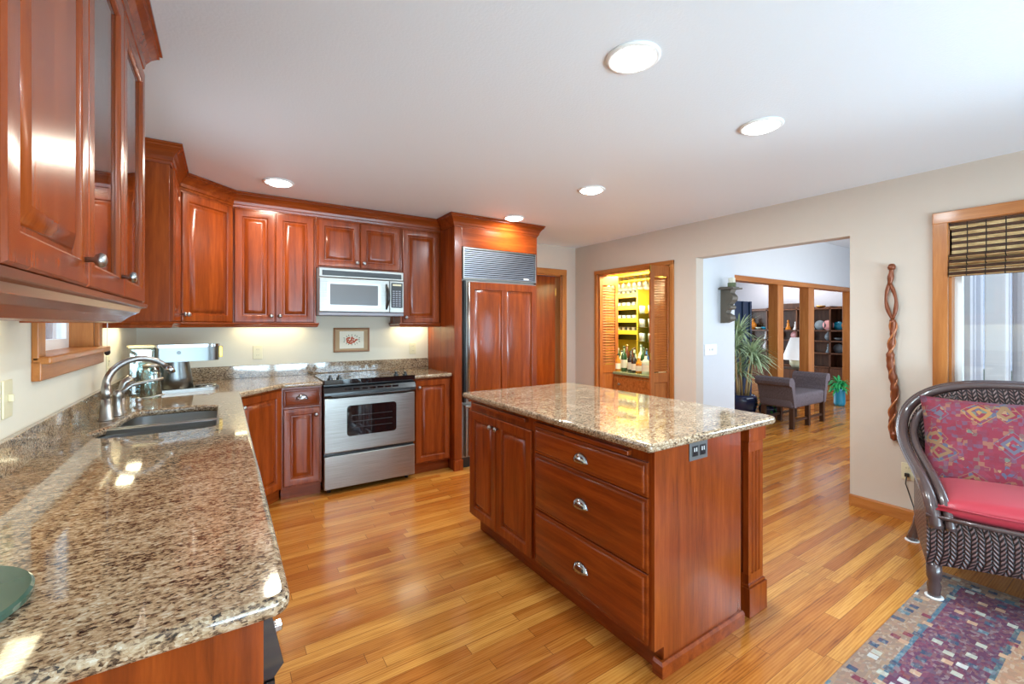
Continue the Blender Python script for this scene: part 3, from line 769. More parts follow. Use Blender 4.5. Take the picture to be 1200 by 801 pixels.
# fluted post
px0, px1, py0, py1 = WI-.125, WI+.008, DI+.078, DI+.205
def fl_ring(z):
    pts = []
    # outline with three flutes on each of the visible faces (local +x face and +y face)
    def face(ax, ay, bx_, by_, nx, ny):
        L = math.hypot(bx_-ax, by_-ay); out = [(ax, ay)]
        for c in (.27, .5, .73):
            for k in range(7):
                t = PI*k/6; s_ = c-.075+.15*k/6
                dd = .011*math.sin(t)
                out.append((ax+(bx_-ax)*s_-nx*dd, ay+(by_-ay)*s_-ny*dd))
        return out
    pts += face(px0, py0, px1, py0, 0, -1); pts += face(px1, py0, px1, py1, 1, 0); pts += face(px1, py1, px0, py1, 0, 1); pts += face(px0, py1, px0, py0, -1, 0)
    return [(p[0], p[1], z) for p in pts]
post = MB().loft([fl_ring(.19), fl_ring(.765)]).build('fluted_post', 'cherry', isl, auto=30)
for a_, b_ in ((.145, .1905), (.7645, .82)): MB().box(px0, px1, py0, py1, a_, b_).build('post_block', 'cherry', post)
MB().box(px0-.014, px1+.014, py0-.014, py1+.014, 0, .135, b=.003).box(px0-.008, px1+.008, py0-.008, py1+.008, .135, .148, b=.004).build('post_base', 'cherry', post)
MB().box(px0-.010, px1+.010, py0-.010, py1+.010, .815, .880, b=.003).build('post_capital', 'cherry', post)
MB().box(WI-.09, WI-.07, DI, py0+.01, .02, .880).build('post_filler', 'cherry', isl)
io = slab('island_countertop', rounded([(1.325, 1.085), (2.285, 1.085), (2.285, 2.635), (1.325, 2.635)], [.02, .06, .06, .03], 8), [], GT, .034, 'granite')
tag(io, 'polished speckled granite slab on top of the island', 'countertop')
ou = thing('island_outlet', 'dark grey electrical outlet mounted under the granite on the island end', 'outlet', (1.655, 1.1075, .845))
MB().box(-.062, .062, -.004, 0, -.042, .034, b=.002).build('plate', 'outlet_grey', ou)
for a_ in (-.026, .026):
    MB().box(a_-.020, a_+.020, -.006, -.004, -.026, .018, b=.001).build('socket', 'black_plastic', ou)
    MB().box(a_-.009, a_-.005, -.0075, -.006, -.006, .010).box(a_+.005, a_+.009, -.0075, -.006, -.006, .010).build('slots', 'white_plastic', ou)

# ================================================================ range
rg = thing('range', 'stainless steel slide-in electric range with black glass cooktop', 'range', (.665, 3.73, 0))
WR = .754
MB().box(.004, WR-.004, .03, .55, .05, .885).build('oven_body', 'black_plastic', rg)
for a_ in (.05, WR-.05): MB().lathe([(.016, .001), (.016, .05)], (a_, .08, 0), n=12).build('foot', 'black_plastic', rg, smooth=True)
mb = MB(); mb.box(.002, WR-.002, 0, .03, .335, .775, b=.006); od = mb.build('oven_door', 'steel', rg)
win = rounded([(.175, .455), (.585, .455), (.585, .705), (.175, .705)], .03)
mb = MB(); mb.extr(win, 'y', -.003, .002); mb.build('oven_window', 'black_glass', od)
mb = MB()
for k in range(3): mb.box(.21, .55, -.0038, -.003, .52+k*.05, .523+k*.05)
mb.build('oven_rack', plain('rack_grey', (52, 50, 50), .4), od)
MB().box(.002, WR-.002, 0, .03, .045, .310, b=.006).build('storage_drawer', 'steel', rg)
MB().extr([(.03, .780), (.0, .780), (-.022, .800), (-.020, .820), (.004, .860), (.03, .870)], 'x', 0, WR).build('control_panel', 'black_plastic', rg)
cpm = MB()
for k in range(7): cpm.box(.16+k*.065, .21+k*.065, -.012, -.006, .832, .848)
cpm.build('control_buttons', 'black_glass', rg)
MB().box(.05, WR-.05, -.034, -.018, .786, .802, b=.006).build('handle', 'black_plastic', rg)
top = rounded([(-.002, -.006), (WR+.002, -.006), (WR+.002, .42), (WR-.09, .548), (.09, .548), (-.002, .42)], [.01, .01, .03, .04, .04, .03])
MB().prism(top, .885, .922).build('cooktop', 'black_glass', rg)
mb = MB()
for (a_, b_, r_) in ((.2, .17, .10), (.55, .17, .08), (.2, .40, .075), (.55, .40, .10)):
    for rr in (r_,): mb.lathe([(rr, .9222), (rr, .9226), (rr-.004, .9226), (rr-.004, .9222)], (a_, b_, 0), n=40, cap=False)
mb.build('burner_rings', 'grey_paint', rg)
for a_ in (.055, .125, .60, .68):
    k_ = MB().lathe([(.022, .922), (.021, .934), (.012, .937), (.011, .948), (.002, .950)], (a_, .05, 0), n=16)
    k_.box(a_-.006, a_+.006, .026, .074, .934, .956, b=.002)
    k_.build('knob', 'black_plastic', rg, auto=40)

# microwave
mw = thing('microwave', 'stainless over-the-range microwave oven with dark keypad', 'microwave', (.668, 3.965, 0))
WM = .728; Z0, Z1 = 1.445, 1.848
MB().box(0, WM, .02, YN-3.965-.002, Z0, Z1).build('microwave_body', 'grey_paint', mw)
MB().box(0, WM, -.002, .02, Z1-.078, Z1, b=.004).build('vent_band', 'steel', mw)
MB().box(.025, WM-.02, -.006, -.001, Z1-.064, Z1-.020, b=.002).build('vent_grille', 'black_plastic', mw)
dm = MB().box(0, .595, -.010, .02, Z0+.030, Z1-.081, b=.006).build('door', 'steel', mw)
wn_ = rounded([(.085, Z0+.090), (.49, Z0+.090), (.49, Z1-.135), (.085, Z1-.135)], .008)
MB().extr(wn_, 'y', -.013, -.009).build('window', plain('microwave_window', (96, 96, 98), .25), dm)
MB().extr(rounded([(.062, Z0+.070), (.515, Z0+.070), (.515, Z1-.118), (.062, Z1-.118)], .02), 'y', -.0112, -.008).build('window_surround', 'satin_nickel', dm)
pts = [(.565+.012*math.sin(PI*k/10), -.014-.030*math.sin(PI*k/10), Z0+.06+(.225)*k/10) for k in range(11)]
MB().tube(pts, [.006+.008*math.sin(PI*k/10) for k in range(11)], 10).build('handle', 'black_plastic', dm, smooth=True)
MB().box(.597, WM, -.010, .02, Z0+.030, Z1-.081, b=.005).build('control_frame', 'steel', mw)
kp = MB().extr(rounded([(.610, Z0+.075), (WM-.014, Z0+.075), (WM-.014, Z1-.100), (.610, Z1-.100)], .008), 'y', -.014, -.009).build('keypad', 'black_plastic', mw)
MB().box(.622, WM-.026, -.016, -.0138, Z1-.128, Z1-.112).build('display', 'ivory_plastic', kp)
mb = MB()
for i in range(3):
    for j in range(8): mb.box(.622+i*.028, .642+i*.028, -.0155, -.0138, Z0+.088+j*.019, Z0+.098+j*.019)
mb.build('buttons', 'grey_paint', kp)
MB().box(0, WM, -.004, .02, Z0, Z0+.028, b=.004).build('bottom_vent', 'grey_paint', mw)

# ================================================================ sink, faucet, counter things
sk = thing('sink', 'undermount stainless double-bowl sink set in the granite', 'sink', (-.22, 2.65, GT))
def bowl(ox, y0, y1, x0, x1, dep, rl, rr_):
    rings = []
    for k, (ins, z) in enumerate([(-.010, -.036), (0, -.036), (.0, -.05), (.006, -dep+.04), (.02, -dep+.012), (.05, -dep)]):
        rings.append([(p[0], p[1], z) for p in rounded([(x0+ins, y0+ins), (x1-ins, y0+ins), (x1-ins, y1-ins), (x0+ins, y1-ins)], [max(.01, r-ins*.5) for r in (rl, rr_, rr_, rl)], 6)])
    o = MB().loft(rings, False, True).build('bowl', 'steel_sink', sk, auto=50)
    m = o.modifiers.new('s', 'SOLIDIFY'); m.thickness = .002
    MB().lathe([(.04, -dep+.001), (.036, -dep+.004), (.01, -dep+.002)], ((x0+x1)/2, (y0+y1)/2, 0), n=20).build('drain', 'chrome', sk, smooth=True)
bowl(0, -.335, -.070, -.25, .205, .19, .13, .05)
bowl(0, -.034, .365, -.195, .205, .19, .10, .05)
MB().box(-.215, .20, -.070, -.034, -.050, -.009, b=.006).build('divider', 'steel_sink', sk)
fc = thing('faucet', 'satin nickel gooseneck kitchen faucet behind the sink', 'faucet', (-.462, 2.775, GT))
mb = MB(); mb.lathe([(.030, 0), (.030, .006), (.025, .01), (.024, .06), (.021, .065), (.019, .10)], n=20)
mb.build('faucet_base', 'satin_nickel', fc, smooth=True)
# gooseneck arcs over the bowls
import itertools
gx, gy = .232, .11
arc = [(0, 0, .09), (0, 0, .16)]
for k in range(13):
    t = PI*k/12*.80
    q = (1-math.cos(t))/2
    arc.append((gx*q*1.02, gy*q*1.02, .16+.122*math.sin(t)))
e_ = arc[-1]
MB().tube(arc, [.0175]*2+[.0165-.0003*k for k in range(13)], 14).build('spout', 'satin_nickel', fc, smooth=True)
MB().tube([e_, (e_[0]+.018, e_[1]+.008, e_[2]-.016), (e_[0]+.024, e_[1]+.011, e_[2]-.032)], [.014, .017, .016], 14).build('spout_tip', 'chrome', fc, smooth=True)
hx, hy = .024, .11
fh = MB().lathe([(.024, 0), (.024, .005), (.018, .01), (.017, .09), (.020, .10), (.016, .12), (.004, .128)], (hx, hy, 0), n=18).build('handle', 'satin_nickel', fc, smooth=True)
MB().tube([(hx, hy, .10), (hx+.05, hy+.03, .145), (hx+.12, hy+.06, .158), (hx+.17, hy+.08, .165)], [.012, .009, .007, .008], 10).build('lever', 'satin_nickel', fh, smooth=True)
sy = thing('side_sprayer', 'nickel side sprayer leaning behind the faucet handle', 'sprayer', (-.435, 2.965, GT))
MB().lathe([(.024, 0), (.022, .008), (.014, .012), (.013, .075)], n=16).build('sprayer_base', 'satin_nickel', sy, smooth=True)
MB().tube([(0, 0, .07), (-.005, 0, .10), (.010, .01, .15), (.035, .02, .175)], [.013, .015, .018, .020], 12).build('spray_head', 'satin_nickel', sy, smooth=True)
so = thing('soap_dispenser', 'short nickel soap pump with a long thin nozzle by the far bowl', 'soap dispenser', (-.385, 3.10, GT))
MB().lathe([(.022, 0), (.020, .006), (.012, .010), (.011, .030), (.016, .036), (.015, .050), (.004, .056)], n=16).build('pump_body', 'satin_nickel', so, smooth=True)
MB().tube([(0, 0, .046), (.05, .01, .050), (.11, .022, .062)], [.006, .005, .004], 8).build('nozzle', 'satin_nickel', so, smooth=True)
o = MB().lathe([(.158, 0), (.162, .004), (.162, .012), (.158, .016), (0.0, .016)], (0, 0, 0), n=64).build('marble_board', 'green_marble', smooth=False)
o.location = (-.425, 1.03, GT+.001); tag(o, 'round dark green marble board lying on the near end of the granite counter', 'board')

# coffee maker (large chrome) in the corner
cm = thing('coffee_maker', 'chrome coffee maker with rounded brew head in the counter corner', 'coffee maker', (-.265, 3.72, GT+.0), math.radians(12))
mb = MB(); rings = []
for z_, a_, b_ in ((.02, .105, .085), (.10, .095, .08), (.20, .080, .075), (.302, .075, .07)):
    rings.append([(-.01+a_*math.cos(2*PI*k/40), b_*math.sin(2*PI*k/40), z_) for k in range(40)])
mb.loft(rings); mb.build('body_column', 'coffee_steel', cm, smooth=True)
hp = rounded([(-.12, -.085), (.24, -.085), (.24, .085), (-.12, .085)], [.02, .084, .084, .02], 8)
hb = MB().prism(hp, .205, .300).build('brew_head', 'coffee_steel', cm, auto=40)
MB().prism(rounded([(-.125, -.09), (.245, -.09), (.245, .09), (-.125, .09)], [.02, .088, .088, .02], 8), .300, .318).build('lid', 'chrome', hb, auto=40)
MB().prism(rounded([(-.14, -.085), (.24, -.085), (.24, .085), (-.14, .085)], [.02, .084, .084, .02], 8), .0, .022).build('base_plate', 'steel', cm, auto=40)
MB().lathe([(.062, .022), (.062, .030), (.055, .034)], (.165, 0, 0), n=30).build('warming_plate', 'chrome', cm, smooth=True)
MB().box(.238, .262, -.02, .02, .22, .30, b=.004).build('head_knob', 'brass', cm)
MB().lathe([(.012, -.0), (.012, -.004)], (.0, -.086, .265), 'y', 16).build('power_button', 'black_plastic', cm)
tk = MB().box(-.245, -.125, -.07, .07, .0, .30, b=.012).build('water_tank', 'carafe_glass', cm)
MB().box(-.25, -.12, -.075, .075, .300, .316, b=.005).build('tank_lid', 'ivory_plastic', tk)
gc = thing('glass_canister', 'clear ribbed glass canister in front of the coffee maker', 'canister', (-.375, 3.50, GT))
MB().lathe([(.05, .001), (.055, .01), (.05, .15), (.040, .19), (.038, .19), (.048, .15), (.052, .012), (.0, .008)], n=28).build('jar', 'carafe_glass', gc, smooth=True)
MB().lathe([(.043, .19), (.043, .205), (.01, .212)], n=24).build('lid', 'steel', gc, smooth=True)

# outlets and switches
def outlet(name, label, loc, rz, mat='ivory_plastic', kind='outlet', w=.035, gang=1):
    t = thing(name, label, 'wall outlet' if kind == 'outlet' else 'light switch', loc, rz)
    ww = w*gang+.006*(gang-1)
    MB().box(-ww, ww, -.006, -.0005, -.058, .058, b=.003).build('plate', mat, t)
    if kind == 'outlet':
        for z in (-.024, .024):
            s_ = MB().extr(rounded([(-.016, z-.014), (.016, z-.014), (.016, z+.014), (-.016, z+.014)], .007, 4), 'y', -.009, -.006).build('socket', mat, t)
            MB().box(-.008, -.006, -.0098, -.0088, z-.004, z+.006).box(.006, .008, -.0098, -.0088, z-.004, z+.006).build('slots', 'black_plastic', s_)
    else:
        for g in range(gang):
            c = (g-(gang-1)/2)*.046
            MB().box(c-.005, c+.005, -.018, -.006, -.008, .014, b=.002).build('toggle', mat, t)
    return t
outlet('wall_outlet', 'ivory electrical outlet on the far wall above the counter, between corner and range', (.245, YN, 1.128), 0)
outlet('wall_outlet', 'ivory electrical outlet on the far wall above the counter, next to the refrigerator', (1.633, YN, 1.122), 0)
outlet('light_switch', 'ivory switch plate on the side wall before the sink window', (XL, 1.965, 1.135), R90, kind='switch')
outlet('wall_outlet', 'ivory outlet in the corner of the side wall by the coffee maker', (XL, 3.36, 1.13), R90)
outlet('light_switch', 'white double toggle switch plate below the carved wall bracket', (4.25, 2.70, 1.106), 0, mat='white_plastic', kind='switch', gang=2, w=.05)
wo = outlet('wall_outlet', 'ivory wall outlet with a black plug behind the wicker chair', (XR, 1.045, .345), -R90)
pc = thing('power_cord', 'thin black cord plugged into the outlet behind the wicker chair', 'cord', (XR-.0105, 1.045, .325))
MB().box(-.022, -.001, -.012, .012, -.014, .012, b=.004).build('plug', 'black_plastic', pc)
MB().tube([(-.02, 0, -.01), (-.022, .004, -.06), (-.018, -.015, -.13), (-.025, -.04, -.21), (-.03, -.05, -.29), (-.05, -.08, -.315)], .0035, 8).build('cord', 'black_plastic', pc, smooth=True)
# blind pull by the sink window
bc = thing('blind_cord', 'white blind cord ending in two black tassels beside the sink window', 'cord', (XL+.035, 3.155, 1.40))
MB().tube([(0, 0, .6), (0, 0, -.16)], .002, 6).build('cord', 'white_plastic', bc)
for s_ in (-.012, .012): MB().lathe([(.003, -.155), (.010, -.165), (.011, -.19), (.004, -.20)], (0, s_, 0), n=12).build('tassel', 'black_plastic', bc, smooth=True)

# framed botanical print
fp = thing('framed_picture', 'small framed floral print hanging on the wall behind the range', 'picture', (1.025, YN, 1.222))
mb = MB(); mb.rect_rings(-.165, .165, -.115, .115, [(0, -.001), (0, -.016), (.006, -.02), (.012, -.018), (.016, -.012), (.016, -.006)], hole=True); mb.build('frame', 'light_wood_picture', fp, auto=30)
MB().box(-.150, .150, -.007, -.003, -.100, .100).build('mat_board', 'mat_tan', fp)
MB().box(-.112, .112, -.0085, -.007, -.082, .082).build('print', 'mat_paper', fp)
mb = MB(); random.seed(3)
for k in range(26):
    t = random.random()*2*PI; r = .042*math.sqrt(random.random()); cx_, cz_ = r*1.2*math.cos(t), r*.8*math.sin(t)-.002
    mb.extr([(cx_+.009*math.cos(PI*j/3), cz_+.009*math.sin(PI*j/3)) for j in range(6)], 'y', -.0092-.0002*k/26, -.0085)
mb.build('flowers', 'floral_red', fp)
mb = MB()
for k in range(16):
    t = 2*PI*k/16; cx_, cz_ = .066*math.cos(t)*(1+.15*(k % 2)), .045*math.sin(t)
    mb.extr([(cx_+.010*math.cos(t), cz_+.010*math.sin(t)), (cx_-.004*math.sin(t), cz_+.004*math.cos(t)), (cx_-.010*math.cos(t), cz_-.010*math.sin(t)), (cx_+.004*math.sin(t), cz_-.004*math.cos(t))], 'y', -.0091, -.0085)
mb.build('leaves', 'floral_green', fp)

# ================================================================ lights
def recessed(x, y, label, p=15, col=(.78, .93, 1)):
    t = thing('recessed_light', label, 'ceiling light', (x, y, ZC), group='recessed ceiling lights')
    MB().lathe([(.082, -.0005), (.104, -.0005), (.104, -.005), (.096, -.010), (.085, -.010), (.080, -.004)], n=40).build('trim_ring', 'white_paint', t, smooth=True)
    MB().lathe([(.082, -.003), (.078, -.012), (.060, -.020), (.030, -.025), (.002, -.026)], n=40).build('lens', 'lamp_lens', t, smooth=True)
    l = bpy.data.lights.new('recessed_lamp', 'AREA'); l.shape = 'DISK'; l.size = .15; l.energy = p; l.color = col
    lo = bpy.data.objects.new('recessed_lamp', l); C.objects.link(lo); lo.location = (x, y, ZC-.032)
recessed(1.33, 1.17, 'largest recessed ceiling light, above the near end of the island')
recessed(2.345, 1.205, 'recessed ceiling light over the floor between island and hallway opening')
recessed(2.36, 2.485, 'recessed ceiling light in the middle of the ceiling before the bar doors')
recessed(.335, 3.60, 'recessed ceiling light in front of the far corner wall cabinets', 9, (1, .90, .72))
recessed(2.35, 3.545, 'recessed ceiling light just in front of the refrigerator crown', 9, (1, .90, .72))
recessed(1.0, -1.2, 'recessed ceiling light behind the viewpoint, near the garden doors')
# under-cabinet strips
def strip(label, loc, rz, L, p):
    t = thing('under_cabinet_light', label, 'light', loc, rz)
    MB().box(0, L, -.02, .02, -.016, -.002, b=.003).build('housing', 'ivory_plastic', t)
    MB().box(.01, L-.01, -.014, .014, -.018, -.0162).build('lens', 'warm_strip', t)
    l = bpy.data.lights.new('strip_lamp', 'AREA'); l.shape = 'RECTANGLE'; l.size = L; l.size_y = .07; l.energy = p; l.color = (1, .90, .58)
    lo = bpy.data.objects.new('strip_lamp', l); C.objects.link(lo); lo.parent = t; lo.location = (L/2, 0, -.02)
strip('slim warm light under the two-door cabinet', (.08, YN-.08, 1.381), 0, .52, .8)
strip('slim warm light under the narrow cabinet beside the refrigerator', (1.44, YN-.08, 1.381), 0, .32, .85)
strip('slim warm light under the cabinet between sink window and corner', (XL+.08, 3.24, 1.381), R90, .45, .9)
strip('slim warm light under the glass-front cabinet', (XL+.06, 1.0, 1.421), R90, .9, .9)

# ================================================================ bar closet
BX, BY0, BY1 = 4.16, 2.86, 4.48
bc_ = thing('bar_cabinet', 'low oak burl cabinet inside the louvred bar closet', 'cabinet', (4.20, BY1, 0), -R90)
MB().box(.0, BY1-BY0, 0, .52, .08, .735).box(0, BY1-BY0, .05, .52, 0, .08).build('cabinet_body', 'oak_burl', bc_)
for k in range(3):
    a_ = .02+k*.53; d_ = MB(); d_.rect_rings(a_, a_+.525, .10, .70, [(0, 0), (0, -.014), (.004, -.018)]); d_ = d_.build('door', 'oak_burl', bc_)
    knob(d_, a_+.04, .62, y=-.018)
o = MB().box(4.17, 4.735, BY0, BY1, .737, .772, b=.006).build('bar_countertop', 'pale_green_stone'); tag(o, 'green stone counter holding the bottles in the bar closet', 'countertop')
# shelves of the bar
tag(MB().box(4.718, 4.735, 3.87, 4.495, 1.16, 1.80).build('bar_shade_panel', 'gap_shade'), 'added dark panel shading the gaps behind the wooden glass shelves of the bar', 'panel')  # panel added so the gaps between the shelves look shaded
def bshelf(label, x0, x1, y0, y1, z, mat='cabinet_glass', h=.01):
    o = MB().box(x0, x1, y0, y1, z, z+h).build('bar_shelf', mat); tag(o, label, 'shelf'); return o
SZ = [1.24, 1.40, 1.57, 1.73]
for k, z in enumerate(SZ):
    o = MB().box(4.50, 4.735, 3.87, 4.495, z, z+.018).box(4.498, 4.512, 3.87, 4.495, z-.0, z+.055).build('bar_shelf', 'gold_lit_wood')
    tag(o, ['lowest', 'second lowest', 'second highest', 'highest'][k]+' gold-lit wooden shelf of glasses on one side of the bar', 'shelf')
sd = tag(MB().box(4.46, 4.735, 3.845, 3.865, .773, 1.86).build('shelf_divider', 'gold_lit_wood'), 'upright gold-lit wooden divider between the bar shelves', 'divider')
GS = [1.15, 1.33, 1.50]
for k, z in enumerate(GS): bshelf(['lowest', 'middle', 'top'][k]+' green-edged glass shelf in the bar closet', 4.42, 4.735, 2.87, 3.84, z, 'carafe_glass', .008)
random.seed(11)
tm = tumbler_mb(.9).build('tumbler', 'drinking_glass', smooth=True); first = True
for k, z in enumerate(SZ):
    for j in range(6):
        c = tm if first else tm.copy()
        if not first: C.objects.link(c)
        first = False
        c.location = (4.58, 3.92+j*.088, z+.018)
        tag(c, ['small clear tumbler on the lowest wooden bar shelf', 'small clear tumbler on the second lowest wooden bar shelf', 'small clear tumbler on the second highest wooden bar shelf', 'small clear tumbler on the highest wooden bar shelf'][k], 'glass', 'tumblers on wooden bar shelf '+['one', 'two', 'three', 'four'][k])
for k, z in enumerate(GS):
    for j in range(7):
        c = tm.copy(); C.objects.link(c); c.location = (4.47+.11*(j % 2), 3.36+j*.07, z+.008); c.scale = (1.25, 1.25, 1.25)
        tag(c, ['clear bar glass on the lowest glass shelf', 'clear bar glass on the middle glass shelf', 'clear bar glass on the top glass shelf'][k], 'glass', 'bar glasses on glass shelf '+['one', 'two', 'three'][k])
hr = tag(MB().box(4.30, 4.72, 2.87, 4.49, 1.985, 1.993).build('stemware_rack', 'gold_lit_wood'), 'overhead rack holding upside-down stemmed glasses in the bar closet', 'rack')
hg = wineglass_mb(.95, True).build('hanging_wine_glass', 'drinking_glass', smooth=True)
tag(hg, 'stemmed glass hanging upside down from the rack in the bar closet', 'wine glass', 'stemmed glasses hanging in the bar closet')
hg.location = (4.36, 3.02, 1.984); 
for i in range(3):
    for j in range(16):
        if i == 0 and j == 0: continue
        c = hg.copy(); C.objects.link(c); c.location = (4.36+i*.12, 3.02+j*.088, 1.984)
def bottle(kind, mat, y, x, h, r, label, lab=True, cap='bottle_dark'):
    t = thing(kind, label, 'bottle', (x, y, .773))
    MB().lathe([(r*.9, 0), (r, .006), (r, h*.58), (r*.85, h*.66), (r*.36, h*.76), (r*.33, h*.94), (r*.02, h*.94)], n=18).build('bottle_glass', mat, t, smooth=True)
    MB().lathe([(r*.40, h*.92), (r*.40, h), (r*.05, h)], n=14).build('cap', cap, t, smooth=True)
    if lab: MB().lathe([(r*1.015, h*.14), (r*1.015, h*.46)], n=18, cap=False).build('paper_label', 'label_paper', t, smooth=True)
BT = [('bottle_green', 3.02, 4.33, .30, .037, 'green wine bottle', 'bottle_dark'), ('bottle_dark', 3.12, 4.28, .27, .036, 'near-black bottle with pale label', 'bottle_brown'),
      ('bottle_dark', 3.22, 4.34, .29, .034, 'tall dark bottle with white label', 'bottle_dark'), ('bottle_clear', 3.32, 4.27, .30, .042, 'wide clear bottle with white label', 'bottle_dark'),
      ('bottle_blue', 3.36, 4.42, .36, .036, 'tall blue bottle', 'bottle_clear'), ('bottle_amber', 3.24, 4.46, .36, .034, 'amber bottle standing at the rear', 'bottle_amber'),
      ('bottle_brown', 3.47, 4.44, .35, .038, 'red-brown liquor bottle', 'bottle_clear'), ('bottle_dark', 3.44, 4.29, .33, .034, 'slim dark brown bottle', 'bottle_dark'),
      ('bottle_clear', 3.55, 4.26, .24, .048, 'squat clear bottle with pale label', 'bottle_dark'), ('bottle_brown', 3.58, 4.46, .33, .038, 'brown spirit bottle at the rear', 'bottle_dark'),
      ('bottle_amber', 3.66, 4.27, .20, .044, 'short amber bottle', 'label_paper'), ('bottle_green', 3.70, 4.40, .31, .040, 'dark green bottle by the divider', 'bottle_green'),
      ('bottle_clear', 3.79, 4.46, .34, .040, 'tall clear bottle with cream label', 'bottle_clear'), ('bottle_dark', 3.80, 4.28, .27, .042, 'stout black bottle', 'bottle_dark'),
      ('bottle_green', 3.93, 4.30, .32, .038, 'green bottle near the louvred leaf', 'bottle_green'), ('bottle_clear', 3.90, 4.46, .30, .038, 'clear bottle farthest along the rear row', 'bottle_brown'),
      ('bottle_clear', 4.02, 4.36, .26, .040, 'clear bottle with square label beside the rear shelves', 'bottle_dark'), ('bottle_brown', 4.06, 4.50, .33, .038, 'dark brown bottle under the wooden shelves', 'bottle_amber'),
      ('bottle_green', 4.16, 4.44, .28, .040, 'dull green bottle under the wooden shelves', 'label_paper'), ('bottle_clear', 4.26, 4.52, .31, .038, 'pale bottle in the far corner', 'bottle_clear'),
      ('bottle_amber', 3.98, 4.24, .22, .036, 'small amber bottle nearest the louvred leaf', 'bottle_dark'), ('bottle_blue', 3.62, 4.36, .30, .034, 'slim blue bottle', 'bottle_dark'),
      ('bottle_dark', 3.71, 4.24, .25, .036, 'short black bottle with white label in the front row', 'bottle_green'), ('bottle_brown', 3.86, 4.38, .29, .036, 'reddish brown bottle with tall label', 'bottle_dark'),
      ('bottle_green', 3.13, 4.45, .30, .036, 'light-capped green bottle at the rear', 'label_paper')]
for m_, y_, x_, h__, r__, lb, cp in BT: bottle('liquor_bottle', m_, y_, x_, h__, r__, lb+' on the green bar counter', cap=cp)
bf = thing('bar_light', 'glowing flat light fitting on the ceiling of the bar closet', 'light', (4.45, 3.65, 2.118))
MB().box(-.24, .22, -.70, .78, -.03, 0, b=.004).build('diffuser', 'bar_glow', bf)
area('bar_lamp', (4.45, 3.65, 2.08), (0, 0, 0), .4, 1.3, 120, (1, .94, .55))
area('bar_lower_lamp', (4.25, 3.7, 1.78), (0, math.radians(-35), 0), .05, 1.2, 16, (1, .93, .6))

# louvred bifold leaves
def louver_leaf(name, label, loc, rz, w=.30, hgt=1.985, pitch=.034):
    t = struct(bpy.data.objects.new(name, None)); C.objects.link(t); t.location = loc; t.rotation_euler = (0, 0, rz)
    mb = MB(); st = .045
    mb.box(0, st, -.014, .014, .01, hgt, b=.002); mb.box(w-st, w, -.014, .014, .01, hgt, b=.002)
    mb.box(st, w-st, -.014, .014, hgt-.11, hgt); mb.box(st, w-st, -.014, .014, .01, .14); mb.box(st, w-st, -.014, .014, .76, .86)
    mb.build('leaf_frame', 'louver_wood', t)
    mb = MB(); z = .875
    while z < hgt-.125:
        mb.extr([(-.013, z), (-.009, z-.004), (.013, z+.020), (.009, z+.024)], 'x', st-.002, w-st+.002); z += pitch
    mb.build('louver_slats', 'louver_wood', t)
    mb = MB(); mb.rect_rings(st, w-st, .14, .76, [(0, 0), (.004, -.004), (.03, -.010), (.034, -.010)]); mb.build('lower_panel', 'louver_wood', t)
    return t
# pair near the corner: folded leaf angled into the closet; pair near the hallway opening
louver_leaf('door_2', '', (3.985, 4.055, 0), math.radians(-14), .27)
l3 = louver_leaf('door_3', '', (3.72, 3.045, 0), math.radians(-10), .27, pitch=.0262)
for t_, x_ in ((l3, -.006),):
    for zz in (.55, 1.0, 1.92): MB().box(x_-.004, x_+.004, -.020, .0, zz, zz+.07).build('hinge', 'brass', t_)

# ================================================================ carved bracket with candles
br = thing('wall_bracket', 'grey-brown carved scroll wall bracket with flat shelf', 'wall bracket', (4.475, 2.70, 1.385)); br.scale = (.82, .82, .82)
prof = [(-.001, 0), (-.05, .0), (-.10, .02), (-.13, .06), (-.12, .10), (-.075, .13), (-.09, .165), (-.13, .18), (-.13, .215), (-.10, .225), (-.145, .27), (-.16, .33), (-.13, .39), (-.15, .43), (-.001, .43)]
mb = MB(); mb.extr(prof, 'x', -.055, .055)
for (yy, zz, rr) in ((-.095, .065, .045), (-.115, .20, .03), (-.115, .32, .055)):
    mb.lathe([(rr*.2, -.066), (rr, -.06), (rr*1.05, 0), (rr, .06), (rr*.2, .066)], (0, yy, zz), 'x', 18)
mb.build('scroll_body', 'antique_bronze', br, auto=40)
MB().box(-.11, .11, -.20, 0, .43, .452, b=.005).box(-.085, .085, -.17, 0, .452, .462, b=.003).build('shelf', 'antique_bronze', br)
ca = thing('candle', 'thick cream candle in a green-grey cup on the carved bracket', 'candle', (4.50, 2.615, 1.765)); ca.scale = (.82, .82, .82)
MB().lathe([(.045, 0), (.05, .004), (.05, .055), (.04, .055)], n=24).build('candle_cup', 'floral_green', ca, smooth=True)
MB().lathe([(.041, .04), (.041, .115), (.036, .118), (.002, .116)], n=24).build('wax', 'candle_wax', ca, auto=40)

